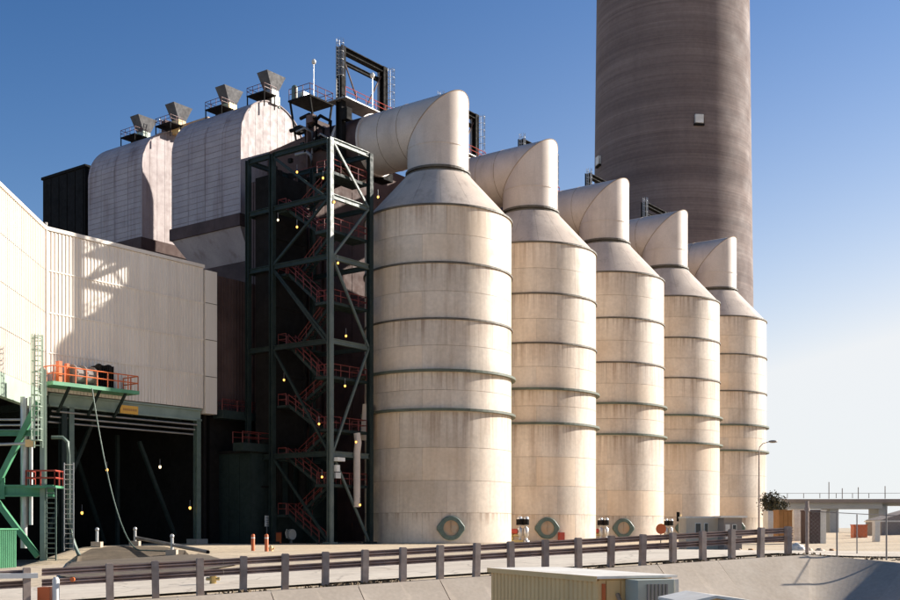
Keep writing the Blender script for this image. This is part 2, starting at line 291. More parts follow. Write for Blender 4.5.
# ------------------------------------------------------------------ ground, bank, road
def build_ground():
    # edge line of the channel: straight, tight concave corner, then back towards the camera's side
    e_end, C = E_END, CC
    us = [-3000, -1500, -700, -350, -200, -140, -100] + [-70 + 1.2 * i for i in range(int((UEND + 70) / 1.2))] + [UEND]
    edge = [(R0 + DU * u + DN * VO, DN.copy(), zedge(u)) for u in us]
    NA = 26
    for i in range(1, NA + 1):
        an = A0 + (A1 - A0) * i / NA; nn = Vector((math.cos(an), math.sin(an)))
        edge.append((C + nn * RAD, nn, zedge(99) - .38 * i / NA))
    last, n2 = edge[-1][0], edge[-1][1]; t2 = Vector((n2.y, -n2.x))
    for d in (1.2, 2.4, 3.6, 5, 7, 10, 15, 25, 60, 150, 500, 1500, 3000):
        edge.append((last + t2 * d, n2, max(.1, .47 - .03 * d)))
    vs_ = [0, .25] + [1.2 * i for i in range(1, 130)] + [165, 180, 200, 230, 270, 330, 420, 560, 800, 1300, 2200, 4000, 8000]
    V, F = [], []; nv = len(vs_)
    for p, nn, ze in edge:
        for d in vs_:
            q = p + nn * d; V.append((q.x, q.y, zg(q.x, q.y, d, ze)))
    for i in range(len(edge) - 1):
        for j in range(nv - 1):
            F.append((i * nv + j, (i + 1) * nv + j, (i + 1) * nv + j + 1, i * nv + j + 1))
    mb = MB(); mb.add(V, F, True); g = mb.build('ground', M['ground'])
    tag(g, 'pale dusty yard ground around the silos and beyond', 'ground', kind='structure')
    # bank: cast panels between the edge and the channel floor
    bank = empty('concrete_bank', (e_end.x, e_end.y, 0), 0, 'pale concrete lined bank sloping down below the guard rail', 'bank', kind='structure')
    H = 4.2; ZB = -2.7
    dl = math.tan((A0 - A1) / 2)
    Ipt = e_end + DU * (RAD * dl) - DU * (H * dl) - DN * H
    uI = (Ipt - R0).dot(DU)
    org = Vector((e_end.x, e_end.y, 0))
    def panel(tops, bots, th=.18):
        vs = []
        for (p, z), b in zip(tops, bots):
            vs += [(p.x - org.x, p.y - org.y, z + .03), (b.x - org.x, b.y - org.y, ZB)]
        n = len(tops); low = [(x, y, z - th) for x, y, z in vs]
        fs = [(2 * i, 2 * i + 1, 2 * i + 3, 2 * i + 2) for i in range(n - 1)]
        m = 2 * n
        fs2 = [(m + 2 * i + 2, m + 2 * i + 3, m + 2 * i + 1, m + 2 * i) for i in range(n - 1)]
        fs2 += [(0, m, m + 1, 1), (m - 2, m - 1, 2 * m - 1, 2 * m - 2)]
        fs2 += [(2 * i, 2 * i + 2, m + 2 * i + 2, m + 2 * i) for i in range(n - 1)]
        mb = MB(); mb.add(vs + low, fs + fs2); mb.build('panel', M['conc'], bank)
    u = -32.0
    while u < uI - .5:
        u1 = min(u + 2.4, uI); g = .012
        tops = [(R0 + DU * w + DN * VO, zedge(w)) for w in (u + g, (u + u1) / 2, u1 - g)]
        panel(tops, [p - DN * H for p, z in tops]); u = u1
    fan = [(R0 + DU * w + DN * VO, zedge(w)) for w in (uI, (uI + UEND) / 2)] + [(p, z) for p, nn, z in edge[len(us) - 1:len(us) + NA]]
    fan += [(last + t2 * d, .47 - .03 * d) for d in (0.0, .33 * (H - RAD) * dl, .66 * (H - RAD) * dl, (H - RAD) * dl)]
    k = 0; brk = [0, 2, 10, 20, 28, len(fan) - 1]
    for i in range(len(brk) - 1):
        seg = fan[brk[i]:brk[i + 1] + 1]; panel(seg, [Ipt + (p - Ipt) * .015 for p, z in seg])
    d0 = (H - RAD) * dl
    for d in range(8):
        seg = [(last + t2 * (d0 + 3.6 * d + x), .47 - .03 * (d0 + 3.6 * d + x)) for x in (.02, 3.58)]
        panel(seg, [p - n2 * H for p, z in seg])
    mb = MB(); mb.add([(-300, -200, ZB - .02), (60, -200, ZB - .02), (60, 60, ZB - .02), (-300, 60, ZB - .02)], [(0, 1, 2, 3)])
    tag(mb.build('channel_floor', M['floor']), 'flat lower yard below the concrete bank', 'ground', kind='structure')
    # road strip behind the guard rail
    V, F = [], []; uu = [-90 + 1.2 * i for i in range(190)]; vv = [.9, 2, 3, 4, 5, 6, 7, 8.2]
    for u in uu:
        for v in vv:
            q = R0 + DU * u + DN * v; V.append((q.x, q.y, zg(q.x, q.y) + .06))
    for i in range(len(uu) - 1):
        for j in range(len(vv) - 1):
            F.append((i * len(vv) + j, (i + 1) * len(vv) + j, (i + 1) * len(vv) + j + 1, i * len(vv) + j + 1))
    mb = MB(); mb.add(V, F, True)
    tag(mb.build('road', M['road']), 'bleached concrete service road running behind the guard rail', 'road', kind='structure')
build_ground()

def hit(px, py):
    Y = 30.0
    while Y < 220:
        X = (px - 450) / FPX * Y
        if CZ + (528 - py) / FPX * Y <= zg(X, Y): break
        Y += .25
    return X, Y
def brown_apron():  # darker brown sheet laid over the slope before the open bay
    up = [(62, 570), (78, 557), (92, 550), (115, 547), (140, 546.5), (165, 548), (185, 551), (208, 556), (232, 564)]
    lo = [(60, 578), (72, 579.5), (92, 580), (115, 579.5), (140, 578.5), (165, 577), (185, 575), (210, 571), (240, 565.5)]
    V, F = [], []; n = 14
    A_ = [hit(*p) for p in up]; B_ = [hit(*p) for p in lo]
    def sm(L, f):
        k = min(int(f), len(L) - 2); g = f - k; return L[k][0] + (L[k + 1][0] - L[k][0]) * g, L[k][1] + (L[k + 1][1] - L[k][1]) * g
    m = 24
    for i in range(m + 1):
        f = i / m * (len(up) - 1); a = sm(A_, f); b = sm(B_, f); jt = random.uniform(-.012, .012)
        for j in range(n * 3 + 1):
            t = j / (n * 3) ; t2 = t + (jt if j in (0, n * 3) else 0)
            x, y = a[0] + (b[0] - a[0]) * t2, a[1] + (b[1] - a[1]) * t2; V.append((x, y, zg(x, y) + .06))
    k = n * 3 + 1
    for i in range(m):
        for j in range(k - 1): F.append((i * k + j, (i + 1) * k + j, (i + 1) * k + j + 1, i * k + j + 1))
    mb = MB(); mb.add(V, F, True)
    tag(mb.build('brown_apron', M['brown_ground']), 'dark brown ground apron sloping down from the open bay', 'ground', kind='structure')
brown_apron()
# ------------------------------------------------------------------ silos
RS = 8.5; COURSES = [0, 3.4, 6.9, 10.5, 14.6, 16.75, 18.85, 21.6, 24.5, 27.5, 30.6, 33.7, 36.9]
ZN, RP, ZC, ZCONE = 42.5, 3.56, 48.05, 42.2
def curved_plate(r, z0, z1, ang, seg=8, th=.05, r_top=None, mat='silo', gap=.018):
    rt = r if r_top is None else r_top
    a = ang / 2
    mb = MB(); n = seg + 1
    def row(rr, z, g): return [(rr * math.cos(-a + g / rr + (2 * a - 2 * g / rr) * i / seg), rr * math.sin(-a + g / rr + (2 * a - 2 * g / rr) * i / seg), z) for i in range(n)]
    o = row(r, z0 + gap, gap * .5) + row(rt, z1 - gap, gap * .5)
    inn = row(r - th, z0 + gap, gap * .5) + row(rt - th, z1 - gap, gap * .5)
    mb.add(o, [(i, i + 1, n + i + 1, n + i) for i in range(seg)], True)
    nf = seg
    b = o + inn; m = 2 * n
    fs = [(i + 1, i, m + i, m + i + 1) for i in range(seg)] + [(n + i, n + i + 1, m + n + i + 1, m + n + i) for i in range(seg)]
    fs += [(0, n, m + n, m), (seg, m + seg, m + n + seg, n + seg)]
    mb.add(b, fs, False)
    me = mb.mesh('plate', M[mat])
    sl = math.atan2(r - rt, z1 - z0); nor = []
    for p in me.polygons:
        for li in p.loop_indices:
            v = me.vertices[me.loops[li].vertex_index].co
            if p.index < nf:
                h = math.hypot(v.x, v.y); nor.append((v.x / h * math.cos(sl), v.y / h * math.cos(sl), math.sin(sl)))
            else: nor.append(tuple(p.normal))
    me.normals_split_custom_set(nor); return me
NPL = 10
course_me = [curved_plate(RS, COURSES[i], COURSES[i + 1], 2 * math.pi / NPL) for i in range(len(COURSES) - 1)]
gore_me = curved_plate(RS + .02, 36.95, ZCONE, 2 * math.pi / 16, seg=5, r_top=RP + .28, mat='cone')
shell_me = MB().lathe([(RS - .07, -.1), (RS - .07, 36.9), (RP + .16, ZCONE - .02)], 60).mesh('shell', M['seam'])
def ring_me(r, dr, z, h, m): return MB().lathe([(r - .05, z - h / 2), (r + dr, z - h / 2), (r + dr, z + h / 2), (r - .05, z + h / 2)], 72, smooth=False).mesh('ring', m)
rings = [ring_me(RS, .16, z, .2, M['ring']) for z in (36.92, 30.6, 24.5)]
flanges = [ring_me(RS, .5, z, .26, M['flange']) for z in (18.85, 14.6)]
base_me = MB().lathe([(RS + .35, -.4), (RS + .35, .14), (RS - .1, .14)], 60, smooth=False).mesh('plinth', M['conc'])
neck_me = MB().lathe([(RP + .30, ZCONE - .05), (RP + .30, ZCONE + .1), (RP - .05, ZCONE + .12), (RP - .05, ZN + .05), (RP + .22, ZN + .05), (RP + .22, ZN + .3), (RP - .02, ZN + .3)], 48, smooth=False).mesh('neck_collar', M['ring'])
def cyl_sec(fn, n=56, zb=None):
    pass
def riser():
    mb = MB(); n = 56; low, up = [], []
    zmid = ZN + 2.9
    for i in range(n):
        an = 2 * math.pi * i / n; x, y = RP * math.cos(an), RP * math.sin(an); low.append((x, y, ZN + .2)); up.append((x, y, ZC - y))
    mb.add(low + up, [(i, (i + 1) % n, (i + 1) % n + n, i + n) for i in range(n)], True)
    return mb.mesh('riser', M['duct'])
def crossduct(t1):
    mb = MB(); n = 56; a, b = [], []
    for i in range(n):
        an = 2 * math.pi * i / n; x, z = RP * math.cos(an), RP * math.sin(an); a.append((x, -z, ZC + z)); b.append((x, t1, ZC + z))
    mb.add(a + b, [((i + 1) % n, i, i + n, (i + 1) % n + n) for i in range(n)], True)
    return mb.mesh('cross_duct', M['duct'])
riser_me, duct_me = riser(), crossduct(9.35)
def tail():
    mb = MB(); n = 48
    for t, rr in ((9.4, RP - .02), (17.0, RP - .02)): mb.v += [(rr * math.cos(2 * math.pi * i / n), t, ZC + rr * math.sin(2 * math.pi * i / n)) for i in range(n)]
    mb.f = [((i + 1) % n, i, i + n, (i + 1) % n + n) for i in range(n)]; mb.sm = [True] * n
    return mb.mesh('duct_tail', M['brown'])
tail_me = tail()
def duct_seam(t):
    return MB().path([(RP * 1.001 * math.cos(2 * math.pi * i / 48), t, ZC + RP * 1.001 * math.sin(2 * math.pi * i / 48)) for i in range(49)], .035, 4).mesh('duct_seam', M['seam'])
dseam_me = [duct_seam(3.4), duct_seam(6.3)]
def mitre_band():
    pts = [(1.004 * RP * math.cos(2 * math.pi * i / 56), 1.004 * RP * math.sin(2 * math.pi * i / 56), ZC - 1.004 * RP * math.sin(2 * math.pi * i / 56)) for i in range(57)]
    return MB().path(pts, .05, 5).mesh('mitre_seam', M['seam'])
mit_me = mitre_band()
def tband(t, w, dr):
    mb = MB(); n = 48; vs = []
    for tt, rr in ((t, RP - .05), (t, RP + dr), (t + w, RP + dr), (t + w, RP - .05)):
        vs += [(rr * math.cos(2 * math.pi * i / n), tt, ZC + rr * math.sin(2 * math.pi * i / n)) for i in range(n)]
    return mb.add(vs, [(j * n + i, j * n + (i + 1) % n, (j + 1) * n + (i + 1) % n, (j + 1) * n + i) for j in range(3) for i in range(n)]).mesh('duct_band', M['duct'])
band_me = [tband(9.2, .3, .14), tband(12.9, .4, .3)]
rband_me = MB().lathe([(RP - .02, ZN + 2.85), (RP + .05, ZN + 2.85), (RP + .05, ZN + 2.97), (RP - .02, ZN + 2.97)], 48, smooth=False).mesh('riser_seam', M['duct'])
def hatch_parts():
    # flat-topped green hexagon-like flange with a round rusty door
    out = []
    for k in range(48):
        an = 2 * math.pi * k / 48; c, s_ = math.cos(an), math.sin(an)
        ah = math.atan2(abs(s_), abs(c)); al = math.acos(1.33 / 1.66); r = 1.33 if ah > al else min(1.54, 1.33 / math.cos(ah - al))
        out.append((r * c, r * s_))
    mb = MB(); n = 48; vs = []
    for y, f in ((.35, 1.0), (-.22, 1.0), (-.28, .94)): vs += [(x * f, y, z * f) for x, z in out]
    inn = [(.86 * math.cos(2 * math.pi * k / n), .86 * math.sin(2 * math.pi * k / n)) for k in range(n)]
    for y in (-.28, .2): vs += [(x, y, z) for x, z in inn]
    mb.add(vs, [(j * n + i, (j + 1) * n + i, (j + 1) * n + (i + 1) % n, j * n + (i + 1) % n) for j in range(4) for i in range(n)])
    for k in range(16):
        an = 2 * math.pi * k / 16; mb.tube((1.1 * math.cos(an), -.34, 1.1 * math.sin(an)), (1.1 * math.cos(an), -.27, 1.1 * math.sin(an)), .06, 6)
    rim = mb.mesh('hatch', M['sage'])
    mb = MB(); mb.add([(.87 * math.cos(2 * math.pi * k / n), y, .87 * math.sin(2 * math.pi * k / n)) for y in (-.1, .1) for k in range(n)],
                      [tuple(range(n)), *[(i, i + n, (i + 1) % n + n, (i + 1) % n) for i in range(n)]])
    mb.tube((0, -.1, 0), (0, -.2, 0), .1, 10)
    door = mb.mesh('door', M['rust'])
    h = MB(); h.beam((0, -.2, -.05), (0, -.2, .78), .07, .06); h.beam((0, -.17, -.5), (0, -.17, -.05), .04, .04)
    return rim, door, h.mesh('handle', M['seam'])
hatch_me = hatch_parts()
silo_labels = ['nearest and tallest-looking cream steel silo beside the dark stair tower', 'second cream silo from the stair tower, with elbow duct on top',
               'third and middle cream silo in the row of five', 'fourth cream silo from the stair tower, before the farthest one', 'farthest cream silo, at the street lamp end of the row']
SP = 19.9
for i in range(5):
    root = empty('silo', P(i * SP, 0, 0), TH, silo_labels[i], 'silo', 'row of five cream silos')
    link('shell', shell_me, root)
    for k, me in enumerate(course_me):
        off = .13 + (k % 2) * math.pi / NPL + i * .21
        for j in range(NPL): link('plate', me, root, rot=(0, 0, off + j * 2 * math.pi / NPL))
    for j in range(16): link('cone_plate', gore_me, root, rot=(0, 0, j * math.pi / 8 + .1))
    for me in rings: link('ring', me, root)
    for me in flanges: link('flange', me, root)
    link('plinth', base_me, root); link('neck_collar', neck_me, root)
    rs = link('riser', riser_me, root); link('seam', rband_me, rs)
    cdk = link('cross_duct', duct_me, root); link('mitre_seam', mit_me, cdk)
    for me in band_me: link('duct_band', me, cdk)
    link('duct_tail', tail_me, root)
    for me in dseam_me: link('duct_seam', me, cdk)
    an = R(280) - TH
    for name, me in zip(('hatch', 'door', 'handle'), hatch_me):
        if name == 'hatch': ht = link(name, me, root, (RS * math.cos(an), RS * math.sin(an), 1.72), (0, 0, an + math.pi / 2))
        else: link(name, me, ht)

# ------------------------------------------------------------------ chimney
def chimney():
    root = empty('chimney', (45.6, 230, 0), 0, 'huge brown banded concrete chimney stack rising out of the picture', 'chimney')
    prof = [(16.7, -.5)]; z = 0
    while z < 300:
        z1 = z + 2.3; r = 16.7 - z * .012
        prof += [(r, z)]; z = z1
    MB().lathe(prof, 128).build('shaft', M['chim'], root)
    an = math.atan2(-230, -45.6); 
    for da, z in ((R(18.5), 80.0), (R(-66), 76.0)):
        c = Vector((math.cos(an + da), math.sin(an + da), 0)); r = 16.7 - z * .012
        b = MB(); b.box(-.1, .55, -.8, .8, -.8, .8); w = b.build('obstruction_light', M['white'], root, (c.x * r, c.y * r, z), (0, 0, an + da))
        b = MB(); b.box(-.1, .5, -1.0, 1.0, -1.25, -.95); b.box(.3, .36, -1.0, -.94, -1.0, .2); b.box(.3, .36, .94, 1.0, -1.0, .2); b.build('bracket', M['black'], w)
    MB().lathe([(13.0, 299), (13.5, 299), (13.5, 300.5), (11.5, 300.5), (11.5, 290)], 96, smooth=False).build('rim', M['chim'], root)
chimney()

# ------------------------------------------------------------------ railings, ladders
def railing(pts, h=1.15, post=2.0, r=.045, closed=False, rails=(1.0, .52)):
    mb = MB(); pts = [Vector(p) for p in pts]
    for p, q in zip(pts[:-1], pts[1:]):
        L = (q - p).length; n = max(1, int(round(L / post)))
        for i in range(n + 1):
            c = p.lerp(q, i / n); mb.tube(c, c + Vector((0, 0, h)), r, 5)
        for f in rails: mb.tube(p + Vector((0, 0, h * f)), q + Vector((0, 0, h * f)), r, 5)
    return mb
def ladder(h, w=.5, cage=True, z0=2.2, step=.42, r=.04):
    mb = MB()
    for s in (-1, 1): mb.tube((s * w / 2, 0, 0), (s * w / 2, 0, h), r, 5)
    z = .2
    while z < h: mb.tube((-w / 2, 0, z), (w / 2, 0, z), r * .7, 4); z += step
    if cage:
        z = z0; hoops = []
        while z <= h + .01:
            mb.path([(.42 * math.cos(x), -.38 + .42 * math.sin(x) * 1.0 - .0, z) for x in [math.pi * .85 + math.pi * 1.3 * i / 8 for i in range(9)]], r * .8, 4); z += .95
        for x in [math.pi * 1.05, math.pi * 1.3, math.pi * 1.5, math.pi * 1.7, math.pi * 1.95]:
            mb.tube((.42 * math.cos(x), -.38 + .42 * math.sin(x), z0), (.42 * math.cos(x), -.38 + .42 * math.sin(x), h), r * .7, 4)
    return mb

# ------------------------------------------------------------------ damper frames over the ducts
def gantry_tree():
    root = empty('damper_frame', P(0, 11.6, 0), TH, 'x', 'damper frame', 'damper frames over the silo ducts')
    Z0, Z1, A = 45.5, 59.3, 3.9
    for s in (-1, 1):
        b = MB(); b.ibeam((s * A, 0, Z0), (s * A, 0, Z1), .75, .95, (0, 1, 0)); b.build('post', M['black'], root)
        b = MB(); b.beam((s * (A - .55), .25, Z0 + 6), (s * (A - .55), .25, Z1 - .7), .12, .3); b.build('guide', M['grey'], root)
    b = MB(); b.ibeam((-A, 0, Z1 - .35), (A, 0, Z1 - .35), .8, .7); b.build('top_beam', M['black'], root)
    b = MB(); b.ibeam((-A, .3, Z1 - 1.6), (A, .3, Z1 - 1.6), .35, .45); b.build('cross_beam', M['black'], root)
    b = MB(); b.beam((A - .4, 0, Z1 - 1.2), (A - 2.9, 0, Z1 - 5.4), .14, .14); b.build('brace', M['brown'], root)
    b = MB(); b.beam((-A + .4, 0, Z1 - 1.2), (-A + 2.9, 0, Z1 - 5.4), .14, .14); b.build('brace', M['brown'], root)
    b = MB(); b.box(-4.6, 4.8, -1.4, 1.4, 52.72, 52.85); pl = b.build('walkway', M['grey'], root)
    railing([(-4.5, -1.3, 52.85), (4.7, -1.3, 52.85), (4.7, 1.3, 52.85)]).build('railing', M['red'], pl)
    lad = ladder(6.6, cage=True, z0=1.6); lad.build('ladder', M['galv'], root, (A + .95, -.2, 52.8), (0, 0, 0))
    lad = ladder(7.0, cage=True, z0=2.6); lad.build('ladder', M['galv'], root, (-A - .75, -.2, 52.8), (0, 0, 0))
    for bb in ((-A - .9, -A + .9, -.9, .9, 45.0, 46.0), (A - .9, A + .9, -.9, .9, 45.0, 46.0)): MB().box(*bb).build('base_block', M['black'], root)
    MB().box(-A - .6, -A + .3, -1.5, -.6, 50.2, 51.6).build('actuator', M['black'], root)
    return root
g0 = gantry_tree()
glab = ['largest dark portal frame with caged ladders, above the nearest silo duct', 'dark portal frame showing just right of the nearest silo elbow', 'dark portal frame tip above the second silo elbow',
        'dark portal frame tip above the third silo elbow', 'dark portal frame tip above the fourth silo elbow']
for i in range(5):
    g = g0 if i == 0 else copy_tree(g0)
    g.location = P(i * SP, 11.6, 0); g['label'] = glab[i]

# ------------------------------------------------------------------ vaulted casings with cowls
def vault(t0, t1, label):
    root = empty('vaulted_casing', P(0, t0, 0), TH, label, 'casing', 'barrel-roofed metal casings')
    L = t1 - t0; A, ZB, ZS = 5.85, 41.2, 51.3; nc = 4
    def prof(s):
        if s < ZS - ZB: return (-A, ZB + s), (-1, 0)
        q = (s - (ZS - ZB)) / A
        if q < math.pi: return (-A * math.cos(q), ZS + A * math.sin(q)), (-math.cos(q), math.sin(q))
        return (A, ZS - (s - (ZS - ZB) - A * math.pi)), (1, 0)
    tot = 2 * (ZS - ZB) + A * math.pi; nr = 52; ds = tot / nr
    mb = MB(); n = 80; vs = []
    for y in (.02, L - .02):
        for i in range(n + 1):
            (x, z), (nx, nz) = prof(tot * i / n * .99999); vs.append((x - nx * .06, y, z - nz * .06))
    mb.add(vs, [(i, i + 1, n + 1 + i + 1, n + 1 + i) for i in range(n)]); mb.add(vs, [tuple(range(n, -1, -1)), tuple(range(n + 1, 2 * n + 2))])
    mb.build('shell', M['vault_seam'], root)
    for r in range(nr):
        s0, s1 = r * ds + .025, (r + 1) * ds - .025
        (x0, z0), n0 = prof(s0); (x1, z1), n1 = prof(min(s1, tot * .9999))
        w = L / nc
        vs = [(x0, .03, z0), (x0, w - .03, z0), (x1, w - .03, z1), (x1, .03, z1)]
        inn = [(vs[k][0] - nn[0] * .08, vs[k][1], vs[k][2] - nn[1] * .08) for k, nn in enumerate((n0, n0, n1, n1))]
        b = MB(); b.add(vs + inn, [(3, 2, 1, 0), (0, 1, 5, 4), (1, 2, 6, 5), (2, 3, 7, 6), (3, 0, 4, 7)])
        me = b.mesh('panel', M['vault'])
        for c in range(nc): link('panel', me, root, (0, c * w, 0))
    # end wall: vertical sheets cut to the arch
    ns = 9; w = 2 * A / ns
    for e, y in ((0, -.06), (1, L + .02)):
        for k in range(ns):
            a0, a1 = -A + k * w + .02, -A + (k + 1) * w - .02
            top = [(a1 + (a0 - a1) * q / 5, ZS + math.sqrt(max(0, A * A - (a1 + (a0 - a1) * q / 5) ** 2)) - .02) for q in range(6)]
            MB().prism([(a0, ZB), (a1, ZB)] + top, y, y + .05).build('end_sheet', M['vault'], root)
    # rim band, skirt, hopper
    mb = MB(); pts = [(prof(tot * i / 60 * .9999)[0][0], -.08, prof(tot * i / 60 * .9999)[0][1]) for i in range(61)]
    mb.path(pts, .12, 6).build('edge_trim', M['vault'], root)
    mb = MB(); mb.box(-A - .25, A + .25, -.2, L + .2, ZB - 1.3, ZB + .25); mb.build('skirt', M['brown'], root)
    mb = MB(); z0, z1 = ZB - 1.3, ZB - 5.2; i0, i1 = 0.0, 2.6
    vs = [(x * (A - i), y0 if y0 == 0 else L, z) for z, i, in ((z0, i0), (z1, i1)) for x, y0 in ((-1, 0), (1, 0), (1, 1), (-1, 1))]
    vs = [(v[0], v[1] + (.8 if k >= 4 and v[1] == 0 else (-2 if k >= 4 else 0)), v[2]) for k, v in enumerate(vs)]
    mb.add(vs, [(0, 4, 5, 1), (1, 5, 6, 2), (2, 6, 7, 3), (3, 7, 4, 0), (0, 1, 2, 3), (4, 7, 6, 5)]); mb.build('hopper', M['vault'], root)
    mb = MB(); mb.box(-A + 2.0, A - 2.6, .9, L - 2.1, 0, ZB - 5.2); mb.build('support', M['brown'], root)
    return root
vault(26.9, 40.0, 'nearer large barrel-roofed metal casing with brightly lit end, behind the stair tower')
vault(46.3, 58.2, 'farther barrel-roofed metal casing beside the black box housing')
mb = MB(); mb.box(-4, 6, 0, 10.5, 36, 54.7); hb = None
root = empty('penthouse', P(0, 61.5, 0), TH, 'black flat-topped box housing at the far left end of the casings', 'housing')
mb = MB(); mb.box(-4, 6, 0, 10.5, 20, 54.4); mb.build('wall', M['black'], root)
mb = MB(); mb.box(-4.2, 6.2, -.2, 10.7, 54.4, 54.8); mb.build('roof', M['black'], root)
for k in range(5):
    mb = MB(); mb.box(-4.08, -4.0, .4 + 2 * k, 2.2 + 2 * k, 30, 54.2); mb.build('sheet', M['black'], root)

def cowl(t, label, cm):
    root = empty('exhaust_cowl', P(0, t, 56.9), TH, label, 'cowl', 'exhaust cowls on the casing roofs'); root.scale = (.86, .86, .86)
    mb = MB(); mb.box(-.75, .75, -.85, .85, 0, 2.2); mb.build('neck', M[cm], root)
    # open inverted pyramid hood with thickness
    z0, z1 = 2.2, 4.6
    def ringv(i): return [(-.75 + i, -.85 + i, z0), (.75 - i, -.85 + i, z0), (.75 - i, .85 - i, z0), (-.75 + i, .85 - i, z0), (-1.95 + i, -1.1 + i, z1), (1.95 - i, -1.1 + i, z1), (1.95 - i, 1.1 - i, z1), (-1.95 + i, 1.1 - i, z1)]
    v = ringv(0) + ringv(.07)
    fs = [(0, 1, 5, 4), (1, 2, 6, 5), (2, 3, 7, 6), (3, 0, 4, 7), (12, 13, 9, 8), (13, 14, 10, 9), (14, 15, 11, 10), (15, 12, 8, 11), (4, 5, 13, 12), (5, 6, 14, 13), (6, 7, 15, 14), (7, 4, 12, 15), (8, 9, 10, 11)]
    MB().add(v, fs).build('hood', M['cowl'], root)
    mb = MB(); mb.box(-3.3, -.8, -1.9, 1.9, .75, .9)
    for x, y in ((-3.2, -1.8), (-3.2, 1.8), (-1.1, -1.8), (-1.1, 1.8)): mb.box(x - .07, x + .07, y - .07, y + .07, -1.4, .75)
    pl = mb.build('platform', M['black'], root)
    railing([(-.8, -1.85, .9), (-3.25, -1.85, .9), (-3.25, 1.85, .9), (-.8, 1.85, .9)], post=1.3).build('railing', M['dred'], pl)
    mb = MB(); mb.tube((1.1, -.2, -.2), (1.1, -.2, 1.5), .45, 12); mb.build('motor', M['sage'], root)
cowl(27.3, 'flared exhaust cowl nearest the portal frame', 'grey'); cowl(35.3, 'flared exhaust cowl on the far end of the nearer casing', 'brass')
cowl(45.6, 'flared exhaust cowl above the gap between the two casings', 'tan'); cowl(53.3, 'leftmost flared exhaust cowl, next to the black housing', 'pgreen')
root = empty('pipe_bridge', P(1.5, 43, 56.2), TH, 'dark pipe bridge linking cowls between the two casings', 'bridge')
mb = MB(); mb.beam((0, -2, 2.5), (0, 7.5, 2.5), .5, .35); mb.build('beam', M['rust'], root)
mb = MB(); mb.box(-.5, .5, 6.6, 7.6, -.4, 4.0); mb.build('post', M['brown'], root)
ladder(3.2, z0=.8).build('ladder', M['galv'], root, (0, 8.3, 1.4))
# transition duct between nearer casing and silo duct, platform on it
root = empty('transition_duct', P(0, 16.9, 0), TH, 'tapering duct piece between nearer casing and nearest silo duct', 'duct')
mb = MB(); n = 32; a, b = [], []
for i in range(n):
    an = 2 * math.pi * i / n; c, s_ = math.cos(an), math.sin(an)
    a.append((RP * c, 0, ZC + RP * s_)); k = min(2.6 / max(.001, abs(c)), 3.4 / max(.001, abs(s_))); b.append((1.5 + k * c, 10, 47.2 + k * s_))
mb.add(a + b, [((i + 1) % n, i, i + n, (i + 1) % n + n) for i in range(n)]); mb.build('taper', M['brown'], root)
mb = MB(); mb.box(-4.2, 4.2, -.15, .15, ZC - 4.4, ZC + 4.0); mb.build('flange', M['brown'], root)
root = empty('duct_platform', P(0, 17.5, 0), TH, 'small railed platform on the duct between cowl and portal frame', 'platform')
mb = MB(); mb.box(-2.4, 2.0, .6, 4.4, 55.4, 55.6)
for x, y in ((-2.2, .8), (1.8, .8), (-2.2, 4.2), (1.8, 4.2)): mb.beam((x * .5, y, 50.6), (x, y, 55.4), .2, .2)
pl = mb.build('deck', M['black'], root)
railing([(-2.3, 4.3, 55.6), (-2.3, .7, 55.6), (1.9, .7, 55.6), (1.9, 4.3, 55.6)], h=1.4, post=1.4).build('railing', M['dred'], pl)
mb = MB(); mb.tube((-2, 3.6, 55.6), (-2, 3.6, 57.1), .4, 10); mb.ball((-2, 3.6, 57.1), .4); mb.build('motor', M['sage'], root)
mb = MB(); mb.box(-1.2, .6, 2.8, 4.4, 55.6, 56.8); mb.build('cabinet', M['galv'], root)
root = empty('duct_pipework', P(-3.2, 14.5, 0), TH, 'dark tangle of pipes and valves on the duct below the portal frame', 'pipework')
rc = random.Random(4)
for k in range(12):
    x, y, z = rc.uniform(-1.8, 1.6), rc.uniform(-2, 3), rc.uniform(44, 48.5)
    MB().path([(x, y, z), (x, y, z + 2.6), (x + rc.uniform(-.6, .6), y + 1.2, z + 3.4), (x + .4, y + 3.0, z + 3.4)], rc.uniform(.12, .28), 8).build('pipe', M[rc.choice(['black', 'brown', 'black', 'grey'])], root)
for k in range(7):
    x, y, z = rc.uniform(-1.8, .6), rc.uniform(-1, 5), rc.uniform(45, 51); w = rc.uniform(.4, .9)
    MB().box(x, x + w, y, y + w * 1.3, z, z + w * 1.2).build('valve_box', M[rc.choice(['black', 'dgreen', 'black', 'brown'])], root)
MB().box(-2.2, 2.0, -2.2, 8.2, 43.7, 44).build('deck', M['black'], root)
railing([(-2.1, 8.1, 44), (-2.1, -2.1, 44), (1.9, -2.1, 44)], post=1.6).build('railing', M['dred'], root)
def pole_lamp(loc, h, label):
    root = empty('pole_lamp', loc, TH, label, 'lamp')
    MB().tube((0, 0, 0), (0, 0, h), .045, 6).build('pole', M['galv'], root)
    mb = MB(); mb.lathe([(.0, h - .05), (.22, h), (.30, h + .3), (.16, h + .55), (0, h + .62)], 12); mb.build('lamp_head', M['white'], root)
pole_lamp(P(-1.6, 18.2, 55.6), 4.0, 'small pole lamp on the railed duct platform')
pole_lamp(P(.6, 10.5, 52.85), 3.9, 'small pole lamp inside the largest portal frame')

